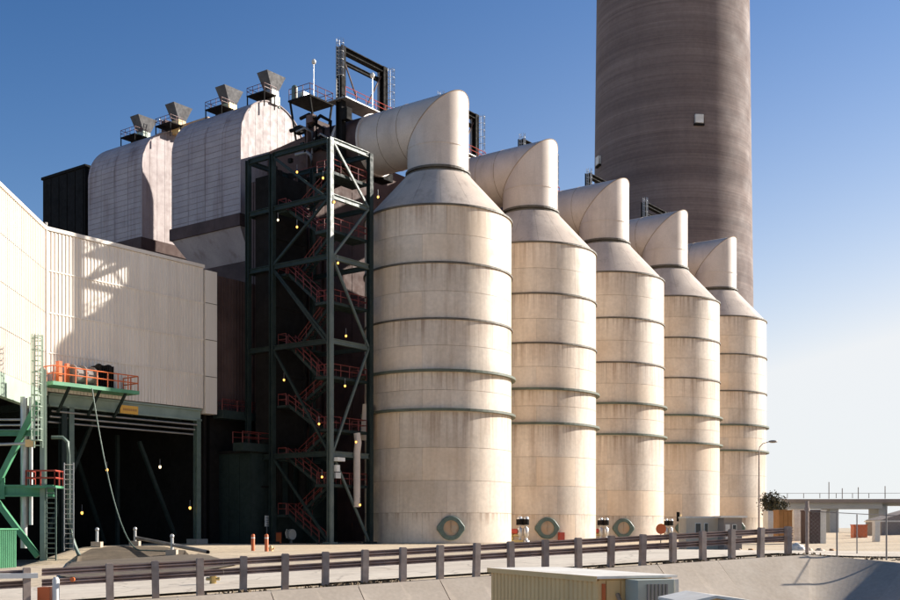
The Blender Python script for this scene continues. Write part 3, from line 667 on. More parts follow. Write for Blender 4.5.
# ------------------------------------------------------------------ stair tower
def stair_tower():
    o = P(-16.3, 1.9, 0)
    root = empty('stair_tower', o, TH, 'tall dark green steel stair tower beside the nearest silo', 'stair tower')
    ZT, A1, T1, T2 = 42.9, 6.4, 8.6, 12.4
    def sub(n, mb, m='lit_green', par=None): return mb.build(n, M[m], par or root)
    for a, t, m, w in ((0, 0, 'lit_green', .52), (A1, 0, 'dgreen', .55), (0, T1, 'dgreen', .55), (A1, T1, 'dgreen', .5), (0, T2, 'dgreen', .5), (A1, T2, 'dgreen', .5)):
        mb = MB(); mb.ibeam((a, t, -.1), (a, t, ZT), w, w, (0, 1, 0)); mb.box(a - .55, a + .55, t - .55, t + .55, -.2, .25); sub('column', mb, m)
    lv = [ZT - .2, 36.8, 30.4, 21.5, 9.6]
    for z in lv:
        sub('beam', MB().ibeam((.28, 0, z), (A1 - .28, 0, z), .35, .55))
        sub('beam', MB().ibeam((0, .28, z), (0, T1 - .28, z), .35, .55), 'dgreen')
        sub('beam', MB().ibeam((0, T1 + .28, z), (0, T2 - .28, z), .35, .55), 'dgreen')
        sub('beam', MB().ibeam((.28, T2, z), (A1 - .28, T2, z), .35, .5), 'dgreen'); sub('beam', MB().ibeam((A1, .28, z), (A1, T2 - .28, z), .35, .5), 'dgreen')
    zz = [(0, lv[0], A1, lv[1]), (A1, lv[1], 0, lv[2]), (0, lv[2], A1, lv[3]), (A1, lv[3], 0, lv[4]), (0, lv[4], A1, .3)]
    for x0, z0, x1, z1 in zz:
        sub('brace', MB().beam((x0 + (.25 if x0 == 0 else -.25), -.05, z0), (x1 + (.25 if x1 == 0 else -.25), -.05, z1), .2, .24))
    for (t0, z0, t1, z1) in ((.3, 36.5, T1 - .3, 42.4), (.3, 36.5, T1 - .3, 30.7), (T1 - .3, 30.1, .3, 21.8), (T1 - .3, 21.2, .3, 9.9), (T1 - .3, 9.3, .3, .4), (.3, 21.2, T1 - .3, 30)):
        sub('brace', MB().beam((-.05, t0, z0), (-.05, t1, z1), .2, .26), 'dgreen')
    # landings and flights
    lands = [(6.4, 'f'), (12.3, 'f'), (17.9, 'f'), (25.8, 'f'), (33.4, 'f'), (39.6, 'f')]
    backs = [3.2, 9.3, 15.2, 21.8, 29.6, 36.6]
    for z, _ in lands:
        mb = MB(); mb.box(.2, A1 - .2, .2, 2.4, z - .3, z); l = sub('landing', mb, 'dgreen')
        railing([(.4, 2.3, z), (.4, .15, z), (A1 - .4, .15, z), (A1 - .4, 2.3, z)], h=1.25, post=1.3, r=.05).build('railing', M['dred'], l)
    for z in backs:
        mb = MB(); mb.box(.4, A1 - .4, 7.0, 8.3, z - .25, z); l = sub('landing', mb, 'dgreen')
        railing([(.5, 7.0, z), (.5, 8.2, z), (A1 - .5, 8.2, z)], h=1.25, post=1.3, r=.05).build('railing', M['dred'], l)
    def flight(x, z0, t0, z1, t1):
        mb = MB(); p, q = Vector((x, t0, z0)), Vector((x, t1, z1))
        for s in (-.5, .5): mb.beam(p + Vector((s, 0, 0)), q + Vector((s, 0, 0)), .1, .32)
        n = max(4, int(abs(z1 - z0) / .24))
        for i in range(n):
            c = p.lerp(q, (i + .5) / n); mb.box(c.x - .48, c.x + .48, c.y - .14, c.y + .14, c.z, c.z + .05)
        st = sub('stair_flight', mb, 'dgreen'); h = MB(); up = Vector((0, 0, 1.2)); hu = Vector((0, 0, .65))
        for s in (-.55, .55):
            d = Vector((s, 0, 0)); h.tube(p + d + up, q + d + up, .055, 5); h.tube(p + d + hu, q + d + hu, .045, 5)
            for i in range(5): c = p.lerp(q, i / 4) + d; h.tube(c, c + up, .045, 5)
        h.build('handrail', M['dred'], st)
    prev = (0.0, 2.6)
    for k in range(6):
        flight(1.4, 0.1 if k == 0 else lands[k - 1][0], 2.4, backs[k], 7.0)
        flight(3.0, backs[k], 7.0, lands[k][0], 2.4)
    mb = MB(); mb.box(.35, .9, -.55, .0, 7.7, 8.4); mb.box(.3, 1.5, -.75, .1, 8.8, 9.2); sub('junction_box', mb, 'white')
    mb = MB(); mb.box(.3, 1.1, -.5, -.05, 7.0, 7.6); sub('junction_box', mb, 'galv')
    mb = MB(); mb.path([(3.9, -.3, 4), (3.9, -.3, 9.8), (4.1, -.3, 11), (4.0, -.2, 12)], .38, 10); sub('pipe', mb, 'duct')
    mb = MB(); mb.path([(A1 + .8, 1.5, 11.5), (A1 + .9, 1.2, 15.5)], .5, 10); sub('pipe', mb, 'duct')
    # pipes behind the stairs, and an added black box that darkens the tower interior
    for x, t, r in ((1.2, 9.6, .4), (2.6, 10.4, .55), (4.2, 10.0, .35), (5.5, 9.4, .5)):
        mb = MB(); mb.tube((x, t, 4), (x, t, 42), r, 10); sub('pipe', mb, 'black')
    sub('casing', MB().box(.7, 5.7, 9.0, 12.0, 10.6, 41.0), 'black')
    for k in range(8): sub('backing_rib', MB().box(.6, 5.8, 8.85, 9.0, 11 + 3.8 * k, 11.35 + 3.8 * k), 'black')
stair_tower()
lamp_me = [None, None]
def bulb_lamp(loc, label, group, m='glow', drop=.7, r=.11):
    root = empty('bulb_lamp', loc, 0, label, 'lamp', group)
    MB().ball((0, 0, 0), r, 8, 6, 1.25).build('bulb', M[m], root)
    mb = MB(); mb.lathe([(r * 1.1, r * .9), (r * .6, r * 1.7), (.03, r * 2.0), (.03, drop + r)], 8); mb.build('holder', M['grey'], root)
def ray(px, py, Y): return Vector(((px - 450) / FPX * Y, Y, CZ + (528 - py) / FPX * Y))
tl = 'small yellow bulb lamp glowing on the dark stair tower'; tg = 'yellow bulbs on the stair tower'
for px, py, Y, m, lab in ((297, 172, 122, 'glow', 'yellow bulb high in the left bay of the stair tower, under its top frame'), (323, 178, 118.6, 'glow', 'yellow bulb just left of the lit corner column near the tower top'),
                     (278, 220, 122.5, 'glow2', 'pale bulb by the left column of the stair tower'), (297, 227, 120, 'glow', 'yellow bulb right of the pale bulb on the stair tower'),
                     (334, 202, 118, 'glow', 'yellow bulb against the lit corner column below the first cross beam'), (338, 263, 118.2, 'glow', 'yellow bulb under the second front cross beam of the stair tower'),
                     (346, 336, 119, 'glow', 'yellow bulb in the front bay above the middle cross beam'), (284, 380, 122, 'glow', 'lone yellow bulb low in the left bay of the stair tower'),
                     (345, 386, 119, 'glow', 'yellow bulb under the middle front landing of the stair tower'), (319, 424, 118.3, 'glow', 'yellow bulb left of the corner column above the electrical boxes'),
                     (356, 442, 120, 'glow', 'yellow bulb right of the electrical boxes on the tower'), (322, 477, 118.3, 'glow', 'yellow bulb left of the corner column below the electrical boxes'),
                     (360, 505, 120, 'glow', 'lowest yellow bulb, near the foot of the pale pipe'), (378, 197, 121, 'glow', 'yellow bulb between the tower top and the nearest silo cone')):
    bulb_lamp(ray(px, py, Y), lab, 'yellow bulbs on the stair tower', m)

# ------------------------------------------------------------------ cream clad hall with open bay
def clad_sheet(w, h):
    # ribbed sheet: x along wall, y outward negative
    pr = []; n = 3; p = w / n; d = .07
    for i in range(n):
        x = i * p; pr += [(x + .02, 0), (x + p * .55, 0), (x + p * .62, -d), (x + p * .9, -d), (x + p * .97, 0)]
    pr[-1] = (w - .02, 0)
    mb = MB(); k = len(pr); vs = [(x, y, z) for z in (.03, h - .03) for x, y in pr]
    mb.add(vs, [(i, i + 1, k + i + 1, k + i) for i in range(k - 1)])
    mb.add([(0.02, .02, .03), (w - .02, .02, .03), (w - .02, .02, h - .03), (.02, .02, h - .03)], [(0, 3, 2, 1)])
    return mb
ROWS = [14.7, 18.4, 22.2, 26.2, 30.0]
def hall():
    root = empty('clad_hall', P(-41.2, 15.5, 0), TH, 'cream ribbed metal clad hall raised on columns over a dark open bay', 'building')
    Lf = 19.4; n = 16; w = Lf / n
    mb = MB(); mb.box(0, Lf, .04, 9, 14.7, 29.95); mb.build('wall', M['clad_gap'], root)
    for r in range(4):
        me = clad_sheet(w, ROWS[r + 1] - ROWS[r]).mesh('cladding_sheet', M['clad'])
        for k in range(n): link('cladding_sheet', me, root, (k * w, 0, ROWS[r]))
    mb = MB(); mb.box(-.05, Lf + .1, -.16, 9.2, 30.0, 30.35); mb.build('roof_edge', M['clad'], root)
    for z in ROWS[1:4]:
        mb = MB(); mb.box(0, Lf, -.1, -.02, z - .06, z + .05); mb.build('flashing', M['clad'], root)
    # left wing at an angle, coming towards the viewer
    c = P(-41.2, 15.5); dw = Vector((.08, -.997)); ang = math.atan2(-dw.y, -dw.x) - TH      # x axis runs from near end to the corner
    LW = 26; wing = empty('wing', (0, 0, 0), 0); wing.parent = root
    near = Vector((c.x, c.y)) + dw * LW - Vector((c.x, c.y)); loc = Matrix.Rotation(-TH, 2) @ near
    nw = 20; ww = LW / nw
    wing.location = (loc.x, loc.y, 0); wing.rotation_euler = (0, 0, ang)
    MB().box(0, LW - .05, .04, 4, 14.7, 29.95).build('wall', M['clad_gap'], wing)
    for r in range(4):
        me = clad_sheet(ww, ROWS[r + 1] - ROWS[r]).mesh('cladding_sheet', M['clad'])
        for k in range(nw): link('cladding_sheet', me, wing, (k * ww, 0, ROWS[r]))
    MB().box(0, LW + .05, -.16, 4.2, 30.0, 30.35).build('roof_edge', M['clad'], wing)
    MB().box(LW - .12, LW + .06, -.2, -.02, 14.3, 30.7).build('corner_post', M['clad'], wing)
    MB().box(0, LW - .6, -.12, .5, 12.7, 14.66).build('beam', M['pgreen'], wing)
    # beams and columns
    MB().ibeam((.6, .35, 14.0), (Lf - .1, .35, 14.0), .5, 1.3).build('beam', M['mgreen'], root)
    for x, m in ((2.2, 'dgreen'), (3.0, 'sage'), (Lf - .5, 'sage')):
        q = P(-41.2 + x, 15.9); z = zg(q.x, q.y)
        MB().ibeam((x, .4, z), (x, .4, 13.5), .55, .6, (0, 1, 0)).build('column', M[m], root)
        MB().box(x - .8, x + .8, -.4, 1.2, z - .3, z + .55).build('footing', M['floor'], root)
    # interior
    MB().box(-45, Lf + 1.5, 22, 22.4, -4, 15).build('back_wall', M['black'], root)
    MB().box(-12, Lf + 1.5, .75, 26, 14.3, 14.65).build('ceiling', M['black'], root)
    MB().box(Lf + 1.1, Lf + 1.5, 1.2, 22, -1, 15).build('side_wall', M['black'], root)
    for k in range(3):
        MB().tube((.8, .1 + .3 * k, 12.9 - .5 * k), (Lf - .8, .1 + .3 * k, 12.9 - .5 * k), .1, 8).build('pipe', M['grey'], root)
    for x0, z0, x1, z1, y in ((14, 11, 18.8, 1, 4), (9, 13, 3.5, 1, 5), (8, 12, 8, -2, 9), (15, 12, 15, -2, 9), (12, 13, 17, 0, 14)):
        MB().beam((x0, y, z0), (x1, y, z1), .35, .35).build('brace', M['dgreen'], root)
    for k in range(6):
        MB().beam((1 + 3.2 * k, .8, 13.6), (1 + 3.2 * k, 25, 13.6), .35, .7).build('joist', M['dgreen'], root)
    # end pilaster
    MB().box(Lf + .12, Lf + 1.75, -.25, 1.0, 14.2, 29.8).build('pilaster', M['clad'], root)
    for z in (18.2, 22.2, 26.2):
        MB().box(Lf + .1, Lf + 1.77, -.28, -.2, z, z + .07).build('joint', M['clad_gap'], root)
    return root
hall()
root = empty('wall_sign', P(-32.6, 15.5, 13.75), TH, 'small orange-yellow plate on the green beam over the open bay', 'sign')
MB().box(-.1, 2.1, -.1, -.02, -.42, .42).build('plate', M['yellow'], root)
mb = MB()
for k in range(9): mb.box(.25 + .19 * k, .38 + .19 * k, -.108, -.1, -.12, .12)
mb.build('lettering', M['wood'], root)
for px, py, Y, m, lab in ((107, 470, 117, 'glow', 'lone yellow bulb lamp deep in the open bay, near the hose'), (160, 467, 120, 'glow2', 'pale bulb lamp in the middle of the open bay'), (190, 508, 121, 'glow', 'yellow bulb lamp low beside the right bay column'), (82, 513, 115, 'glow', 'yellow bulb lamp low at the left of the open bay'), (110, 353, 113.2, 'glow', 'yellow bulb lamp on the cream wall above the red railed platform')):
    bulb_lamp(ray(px, py, Y), lab, 'bulbs around the open bay', m, r=.14)

# brown casing wall and core behind the stair tower
root = empty('brown_casing', P(-19.5, 17.0, 0), TH, 'tall dark brown ribbed casing wall behind the stair tower', 'building')
MB().box(0, 12.6, .06, 7.5, 0, 30).build('wall', M['black'], root); MB().box(16.6, 110, -.95, 7.4, 20, 49).build('core', M['brown'], root); MB().box(12.6, 110, -.9, 7.5, 0, 44.5).build('wall', M['brown'], root)
me = clad_sheet(1.3, 15.6).mesh('sheet', M['brown'])
for k in range(9): link('sheet', me, root, (k * 1.3, 0, 14.4))
for k in range(19): 
    MB().box(12.65 + 5 * k, 17.55 + 5 * k, -1.0, -.92, 1, 44.3).build('sheet', M['brown'], root)
for k in range(7):
    MB().box(12.42, 12.58, -.85 + 1.18 * k, .2 + 1.18 * k, 14.5, 44.4).build('sheet', M['brown'], root)
for k in range(4):
    MB().tube((13.2 + k * 1.3, -1.5, 14), (13.2 + k * 1.3, -1.5, 38), .35, 10).build('pipe', M['brown'], root)
# dark green shed under the walkways
root = empty('green_shed', P(-18.1, 12.0, 0), TH, 'dark green metal shed under the red railed walkways', 'shed')
mb = MB(); mb.box(0, 14, 0, 6.9, -.3, 10.0); mb.build('wall', M['dgreen'], root)
for k in range(7):
    MB().box(.06 + 2 * k, 1.94 + 2 * k, -.05, .0, .1, 9.9).build('sheet', M['dgreen'], root)
for k in range(4):
    MB().box(-.05, 0, .06 + 1.7 * k, 1.66 + 1.7 * k, .1, 9.9).build('sheet', M['dgreen'], root)
mb = MB(); mb.box(-.25, 14.2, -.25, 7.1, 10.0, 10.3); mb.build('roof', M['black'], root)
mb = MB(); mb.box(1.5, 4.3, -.14, -.05, 6.2, 6.4); mb.build('trim', M['black'], root)
def walkway(t, a0, a1, z, label, d=1.6):
    root = empty('walkway', P(a0, t, 0), TH, label, 'walkway')
    dk = MB().box(0, a1 - a0, 0, d, z - .9, z).build('deck', M['dgreen'], root)
    railing([(0, .08, z), (a1 - a0, .08, z)], h=1.2, post=2.2, r=.05).build('railing', M['dred'], root)
    railing([(0, d, z), (a1 - a0, d, z)], h=1.2, post=2.2, r=.05).build('railing', M['dred'], root)
walkway(14.6, -19.8, -6.5, 14.7, 'upper red railed walkway beneath the brown casing')
walkway(11.4, -19.8, -8, 11.0, 'lower red railed walkway on top of the green shed')
# things by the shed wall
q = P(-16.4, 11.2)
root = empty('wall_notice', (q.x, q.y, 0), TH, 'white notice board on a thin post before the green shed', 'sign')
MB().box(-.38, .38, -.06, 0, 1.9, 3.1).build('plate', M['white'], root); MB().box(-.06, .06, 0, .08, -.2, 1.95).build('post', M['grey'], root)
mb = MB()
for k in range(4): mb.box(-.25, .25, -.066, -.06, 2.05 + .25 * k, 2.12 + .25 * k)
mb.build('lettering', M['grey'], root)
q = P(-15.2, 11.0)
root = empty('red_cabinet', (q.x, q.y, 0), TH, 'small red steel cabinet standing against the green shed', 'cabinet')
MB().box(-.5, .5, -.3, .3, 0, 1.25).build('body', M['red'], root); MB().box(-.42, .42, -.34, -.3, .1, 1.15).build('door', M['orange'], root)
q = P(-12.6, 11.3)
root = empty('hose_reel', (q.x, q.y, 0), TH, 'white round hose reel by the foot of the stairs', 'hose reel')
mb = MB(); mb.tube((0, -.25, 1.0), (0, .15, 1.0), .6, 20); mb.build('drum', M['white'], root); MB().box(-.12, .12, -.1, .1, 0, .6).build('stand', M['grey'], root)
MB().path([(-.8, -.1, .6), (-.95, -.1, 1.2), (-.75, -.1, 1.6)], .08, 6).build('hose', M['white'], root)
for px, lab in ((253, 'left one of the two orange bollards before the shed'), (266.5, 'right one of the two orange bollards before the shed')):
    Y = 86 if px < 260 else 83; X = (px - 450) / FPX * Y; z = zg(X, Y)
    root = empty('bollard', (X, Y, z), 0, lab, 'bollard', 'two orange bollards')
    MB().lathe([(.14, -.2), (.14, 1.2), (.10, 1.28), (0, 1.3)], 14).build('pipe', M['orange'], root)
    MB().lathe([(.145, .95), (.145, 1.05)], 14).build('band', M['white'], root)
X, Y = (271 - 450) / FPX * 84.5, 84.5
root = empty('yard_tap', (X, Y, zg(X, Y)), 0, 'small pale hydrant stub at the foot of the right bollard', 'hydrant')
MB().lathe([(.16, -.1), (.16, .25), (.1, .4), (0, .45)], 10).build('body', M['tan'], root); MB().tube((-.25, 0, .2), (.25, 0, .2), .07, 8).build('outlet', M['tan'], root)

# ------------------------------------------------------------------ platform on hall front
root = empty('winch_platform', P(-41.8, 12.9, 15.4), TH, 'green platform with orange red rails hung on the cream wall', 'platform')
dk = MB().box(-.3, 9.5, 0, 2.5, -.35, 0).build('deck', M['bgreen'], root)
railing([(-.2, 2.3, 0), (-.2, .1, 0), (9.4, .1, 0), (9.4, 2.4, 0)], h=1.45, post=1.25, r=.06).build('railing', M['orange'], root)
for x in (1.6, 5, 8): MB().beam((x, .2, -.35), (x + .3, 2.5, -2.6), .22, .22).build('bracket', M['dgreen'], root)
MB().box(1.0, 1.35, 1.0, 1.5, 0, 2.1).build('cabinet', M['orange'], root); MB().box(2.0, 2.3, 1.2, 1.6, 0, 2.0).build('cabinet', M['orange'], root)
root = empty('winch', P(-39.1, 14.3, 15.4), TH, 'pale drum and dark motor standing on the green platform', 'winch')
mb = MB(); mb.tube((0, 0, 1.0), (2.2, 0, 1.0), .8, 20)
for x in (0, 1.1, 2.2): mb.tube((x - .06, 0, 1.0), (x + .06, 0, 1.0), 1.0, 20)
mb.build('drum', M['bridge'], root)
mb = MB(); mb.box(2.6, 4.3, -.5, .6, .2, 1.9)
for k in range(7): mb.box(2.7 + .24 * k, 2.8 + .24 * k, -.75, .8, .1, 2.2)
mb.ball((3.9, -.3, 1.9), .5); mb.ball((2.9, -.2, 2.0), .4); mb.build('motor', M['black'], root)
MB().box(-.2, 4.6, -.6, .7, 0, .15).build('skid', M['grey'], root)
p0 = P(-38.0, 12.7, 15.1)
pts = []
pe = ray(140, 547, 100); pe.z = zg(pe.x, pe.y) + .1
for k in range(17):
    f = k / 16; q = p0.lerp(pe, f); q.z = p0.z + (pe.z - p0.z) * (1 - (1 - f) ** 1.9); pts.append(q)
pts += [pe + Vector((1.2, -.4, 0)), pe + Vector((3, -1.2, .02))]
for q in pts[-2:]: q.z = zg(q.x, q.y) + .1
h = MB().path(pts, .065, 6).build('hanging_hose', M['sage']); tag(h, 'long grey hose hanging from the green platform to the ground', 'hose')

# ------------------------------------------------------------------ green braced frame at far left
def green_frame():
    Y0 = 95.0; X1 = -34.5; zb = zg(X1, Y0)
    root = empty('braced_frame', (X1, Y0, 0), 0, 'bright green braced steel frame with ladders at the left edge', 'steel frame')
    MB().ibeam((0, 0, zb - .2), (0, 0, 15.2), .42, .42, (0, 1, 0)).build('column', M['mgreen'], root)
    MB().ibeam((-9.5, 0, zb - .2), (-9.5, 0, 15.2), .5, .5, (0, 1, 0)).build('column', M['bgreen'], root)
    for z, h in ((4.9, 1.0), (1.2 + 8.6, .5)): MB().ibeam((-12, 0, z), (-.3 if z > 5 else .9, 0, z), .4, h).build('beam', M['bgreen'], root)
    for x0, z0, x1, z1 in ((-.4, 12.4, -3.9, 5.4), (-3.9, 5.4, -8, 11), (-4.2, 4.4, -.4, zb + .3), (-4.2, 4.4, -8.5, zb + .3)):
        MB().beam((x0, -.1, z0), (x1, -.1, z1), .45, .45).build('brace', M['bgreen'], root)
    MB().box(-4.9, -3.2, -.22, -.12, 4.2, 6.0).build('gusset', M['bgreen'], root)
    pl = MB().box(-1.1, 1.5, -1.3, .9, 5.1, 5.3).build('platform', M['bgreen'], root)
    railing([(-1, .8, 5.3), (-1, -1.2, 5.3), (1.4, -1.2, 5.3), (1.4, .8, 5.3)], h=1.25, post=1.1, r=.07).build('railing', M['red'], pl)
    l = ladder(9.5, w=.7, z0=.6, r=.06); l.build('ladder', M['pgreen'], root, (-.2, -.6, 8.5))
    l = ladder(5.1 - zb, w=.8, cage=False, r=.07); l.build('ladder', M['sage'], root, (1.15, -1.35, zb))
    MB().tube((-2.1, 1.2, zb + 1), (-2.1, 1.2, 13), .3, 10).build('pipe', M['galv'], root)
    MB().tube((-1.5, 1.2, zb + 3), (-1.5, 1.2, 13), .18, 10).build('pipe', M['galv'], root)
    MB().path([(.35, 1, 9.5), (1.3, 1, 9.5), (1.75, 1, 9.1), (1.8, 1, 8), (1.8, 1, zb + 3.5), (2.5, .6, zb + 1.2), (2.9, .4, zb + .4)], .16, 8).build('pipe', M['sage'], root)
    l = ladder(7.5, w=.8, cage=False, r=.05); l.build('ladder', M['galv'], root, (2.0, .5, zb + .8))
    for k in range(3): MB().tube((-10, 2 + .4 * k, 10.2 + .5 * k), (-1.2, 2 + .4 * k, 10.2 + .5 * k), .09, 8).build('pipe', M['galv'], root)
    MB().tube((-4, -.3, 8.8), (-.9, -.3, 8.9), .13, 8).build('flood_lamp_arm', M['galv'], root)
    MB().box(-1.3, -.6, -.6, -.1, 8.6, 9.2).build('junction_box', M['tan'], root)
green_frame()
X, Y = -33.9, 84.0; z = zg(X, Y); hh = 1.6 - z
root = empty('corrugated_hut', (X, Y, z), 0, 'green corrugated metal hut at the lower left edge', 'hut')
MB().box(-8, -.06, 0, 3.7, -.3, hh).build('wall', M['bgreen'], root)
me = MB().zprism([(-.06, 0), (0, .03), (0, .13), (-.06, .16), (-.06, .3), (-.08, .3), (-.08, 0)], -.2, hh).mesh('sheet', M['bgreen'])
for k in range(12): link('sheet', me, root, (0, .05 + .3 * k, 0))
MB().box(-8.1, .1, -.1, 3.8, hh, hh + .12).build('roof', M['bgreen'], root)

# stanchions and pipe on the slope beside the open bay
for px, Y, lab in ((97, 104, 'left short pipe stanchion on concrete block before the open bay'), (135, 106, 'middle short pipe stanchion where the hose lands'), (172, 96, 'right short pipe stanchion on concrete block before the open bay')):
    X = (px - 450) / FPX * Y; z = zg(X, Y)
    root = empty('stanchion', (X, Y, z), 0, lab, 'stanchion', 'stanchions before the open bay')
    MB().box(-.45, .45, -.4, .4, -.3, .5).build('block', M['conc'], root)
    MB().tube((0, 0, .5), (0, 0, 1.6), .14, 10).build('post', M['galv'], root); MB().ball((0, 0, 1.65), .2).build('cap', M['galv'], root)
a, b = ray(137, 545, 106), ray(208, 556, 88); a.z = zg(a.x, a.y) + .8; b.z = zg(b.x, b.y) + .25
h = MB().path([a, a.lerp(b, .33), a.lerp(b, .66), b], .16, 8).build('ground_pipe', M['grey']); tag(h, 'grey pipe running down from the middle stanchion to the road', 'pipe')

# ------------------------------------------------------------------ guard rails
def guard_rail(u0, n, sp, label, ends=(.8, .35), base=R0, du=DU, dn=DN, zf=None, cap=False, nm='guard_rail'):
    zf = zf or (lambda u: zedge(u))
    p0 = base + du * u0
    root = empty(nm, (p0.x, p0.y, zf(u0)), math.atan2(du.y, du.x), label, 'guard rail')
    z00 = zf(u0)
    pm_ = MB()
    pm_.zprism([(-.085, -.09), (.085, -.09), (.085, .09), (-.085, .09)], -.3, .955); pm_.zprism([(-.07, -.075), (.07, -.075), (.07, .075), (-.07, .075)], .955, .97)
    post_me = pm_.mesh('post', M['post'])
    for i in range(n):
        link('post', post_me, root, (i * sp, random.uniform(-.01, .01), zf(u0 + i * sp) - z00 + random.uniform(-.01, .01)), (random.uniform(-.022, .022), random.uniform(-.025, .025), random.uniform(-.08, .08)))
    # W-section beams, one length for every four bays
    for zt in (.92, .66):
        prof = [(.0, zt), (-.02, zt), (-.075, zt - .03), (-.075, zt - .06), (-.02, zt - .08), (-.02, zt - .10), (-.075, zt - .12), (-.075, zt - .15), (-.02, zt - .18), (.0, zt - .18), (.0, zt - .15), (-.055, zt - .14), (-.0, zt - .10), (-.0, zt - .08), (-.055, zt - .05), (.0, zt - .03)]
        prof = [(-y + .115, z) for y, z in prof]
        x = -ends[0]; xe = (n - 1) * sp + ends[1]
        while x < xe - .01:
            x1 = min(x + 4 * sp, xe); k = len(prof)
            zs = [zf(u0 + xx) - z00 for xx in (x, (x + x1) / 2, x1)]
            vs = [(xx + .004 * (1 if j == 0 else 0), y, z + zz) for j, (xx, zz) in enumerate(zip((x, (x + x1) / 2, x1 - .006), zs)) for y, z in prof]
            fs = [(j * k + i, j * k + (i + 1) % k, (j + 1) * k + (i + 1) % k, (j + 1) * k + i) for j in range(2) for i in range(k)] + [tuple(range(k)), tuple(range(3 * k - 1, 2 * k - 1, -1))]
            MB().add(vs, fs).build('beam', M['rail'], root); x = x1
    if cap:
        MB().box((n - 1) * sp - 7, (n - 1) * sp + .25, -.14, .14, .98, 1.1).build('top_rail', M['white'], root)
    return root
guard_rail(0, 20, 1.12, 'long weathered guard rail with close posts along the road edge', ends=(1.6, .32))
guard_rail(-1.95 - 6 * 1.12, 7, 1.12, 'short guard rail with white top rail at the lower left corner', ends=(2, .1), cap=True)
qm = R0 + DU * -1.28; qm = (qm.x, qm.y, zedge(-1.28))
root = empty('marker_post', qm, 0, 'white marker post with orange block between the two guard rails', 'marker')
MB().lathe([(.09, -.1), (.09, .62), (.05, .7), (0, .7)], 10).build('post', M['white'], root); MB().box(-.42, -.12, -.1, .25, 0, .45).build('block', M['orange'], root); MB().box(-.09, .3, -.05, .3, 0, .12).build('foot', M['white'], root)
for u, lab in ((-.9, 'orange reflector on the left end of the long guard rail'),):
    q = R0 + DU * u - DN * .1
    root = empty('reflector', (q.x, q.y, zedge(u) + .62), 0, lab, 'reflector'); MB().tube((0, -.03, 0), (0, .03, 0), .06, 10).build('lens', M['orange'], root)
X, Y = (213 - 450) / FPX * 33, 33.0
root = empty('hydrant', (X, Y, zg(X, Y)), 0, 'small brass yard hydrant between rail posts at the left', 'hydrant')
MB().lathe([(.1, -.1), (.1, .28), (.13, .3), (.13, .36), (.05, .45), (0, .46)], 12).build('body', M['brass'], root); MB().tube((-.2, 0, .2), (.2, 0, .2), .05, 8).build('outlet', M['brass'], root)

# weeds along the edge (uncountable)
mb = MB()
for k in range(600):
    c = random.choice([5.5, 6.6, 7.2, 11, 12.6, 14, 16.5, 17.6, 18.8, 20.6, 21.5, 7.0, 6.2, 3.4]); u = random.gauss(c, .35); v = random.gauss(-.12, .12)
    q = R0 + DU * u + DN * max(-.3, v); z = zg(q.x, q.y, max(0, v)); hh = random.uniform(.03, .11); an = random.uniform(0, 6.28); r = random.uniform(.02, .07)
    d = Vector((math.cos(an), math.sin(an), 0)); p = Vector((q.x, q.y, z))
    mb.add([p - d * r, p + d * r, p + d * r * .6 + Vector((random.uniform(-.05, .05), random.uniform(-.05, .05), hh)), p - d * r * .5 + Vector((0, 0, hh * .8))], [(0, 1, 2, 3)])
for k in range(500):
    x = random.uniform(12.2, 24); y = random.uniform(36.8, 44); z = zg(x, y); hh = random.uniform(.02, .10)
    an = random.uniform(0, 6.28); r = random.uniform(.02, .08); d = Vector((math.cos(an), math.sin(an), 0)); p = Vector((x, y, z + .0))
    if (Vector((x, y)) - R0).dot(DN) > .8 and (Vector((x, y)) - R0).dot(DN) < 8.3: continue
    mb.add([p - d * r, p + d * r, p + d * r * .6 + Vector((random.uniform(-.05, .05), random.uniform(-.05, .05), hh)), p - d * r * .5 + Vector((0, 0, hh * .8))], [(0, 1, 2, 3)])
tag(mb.build('weeds', M['weed']), 'dry brown weeds along the foot of the guard rail', 'weeds', kind='stuff')

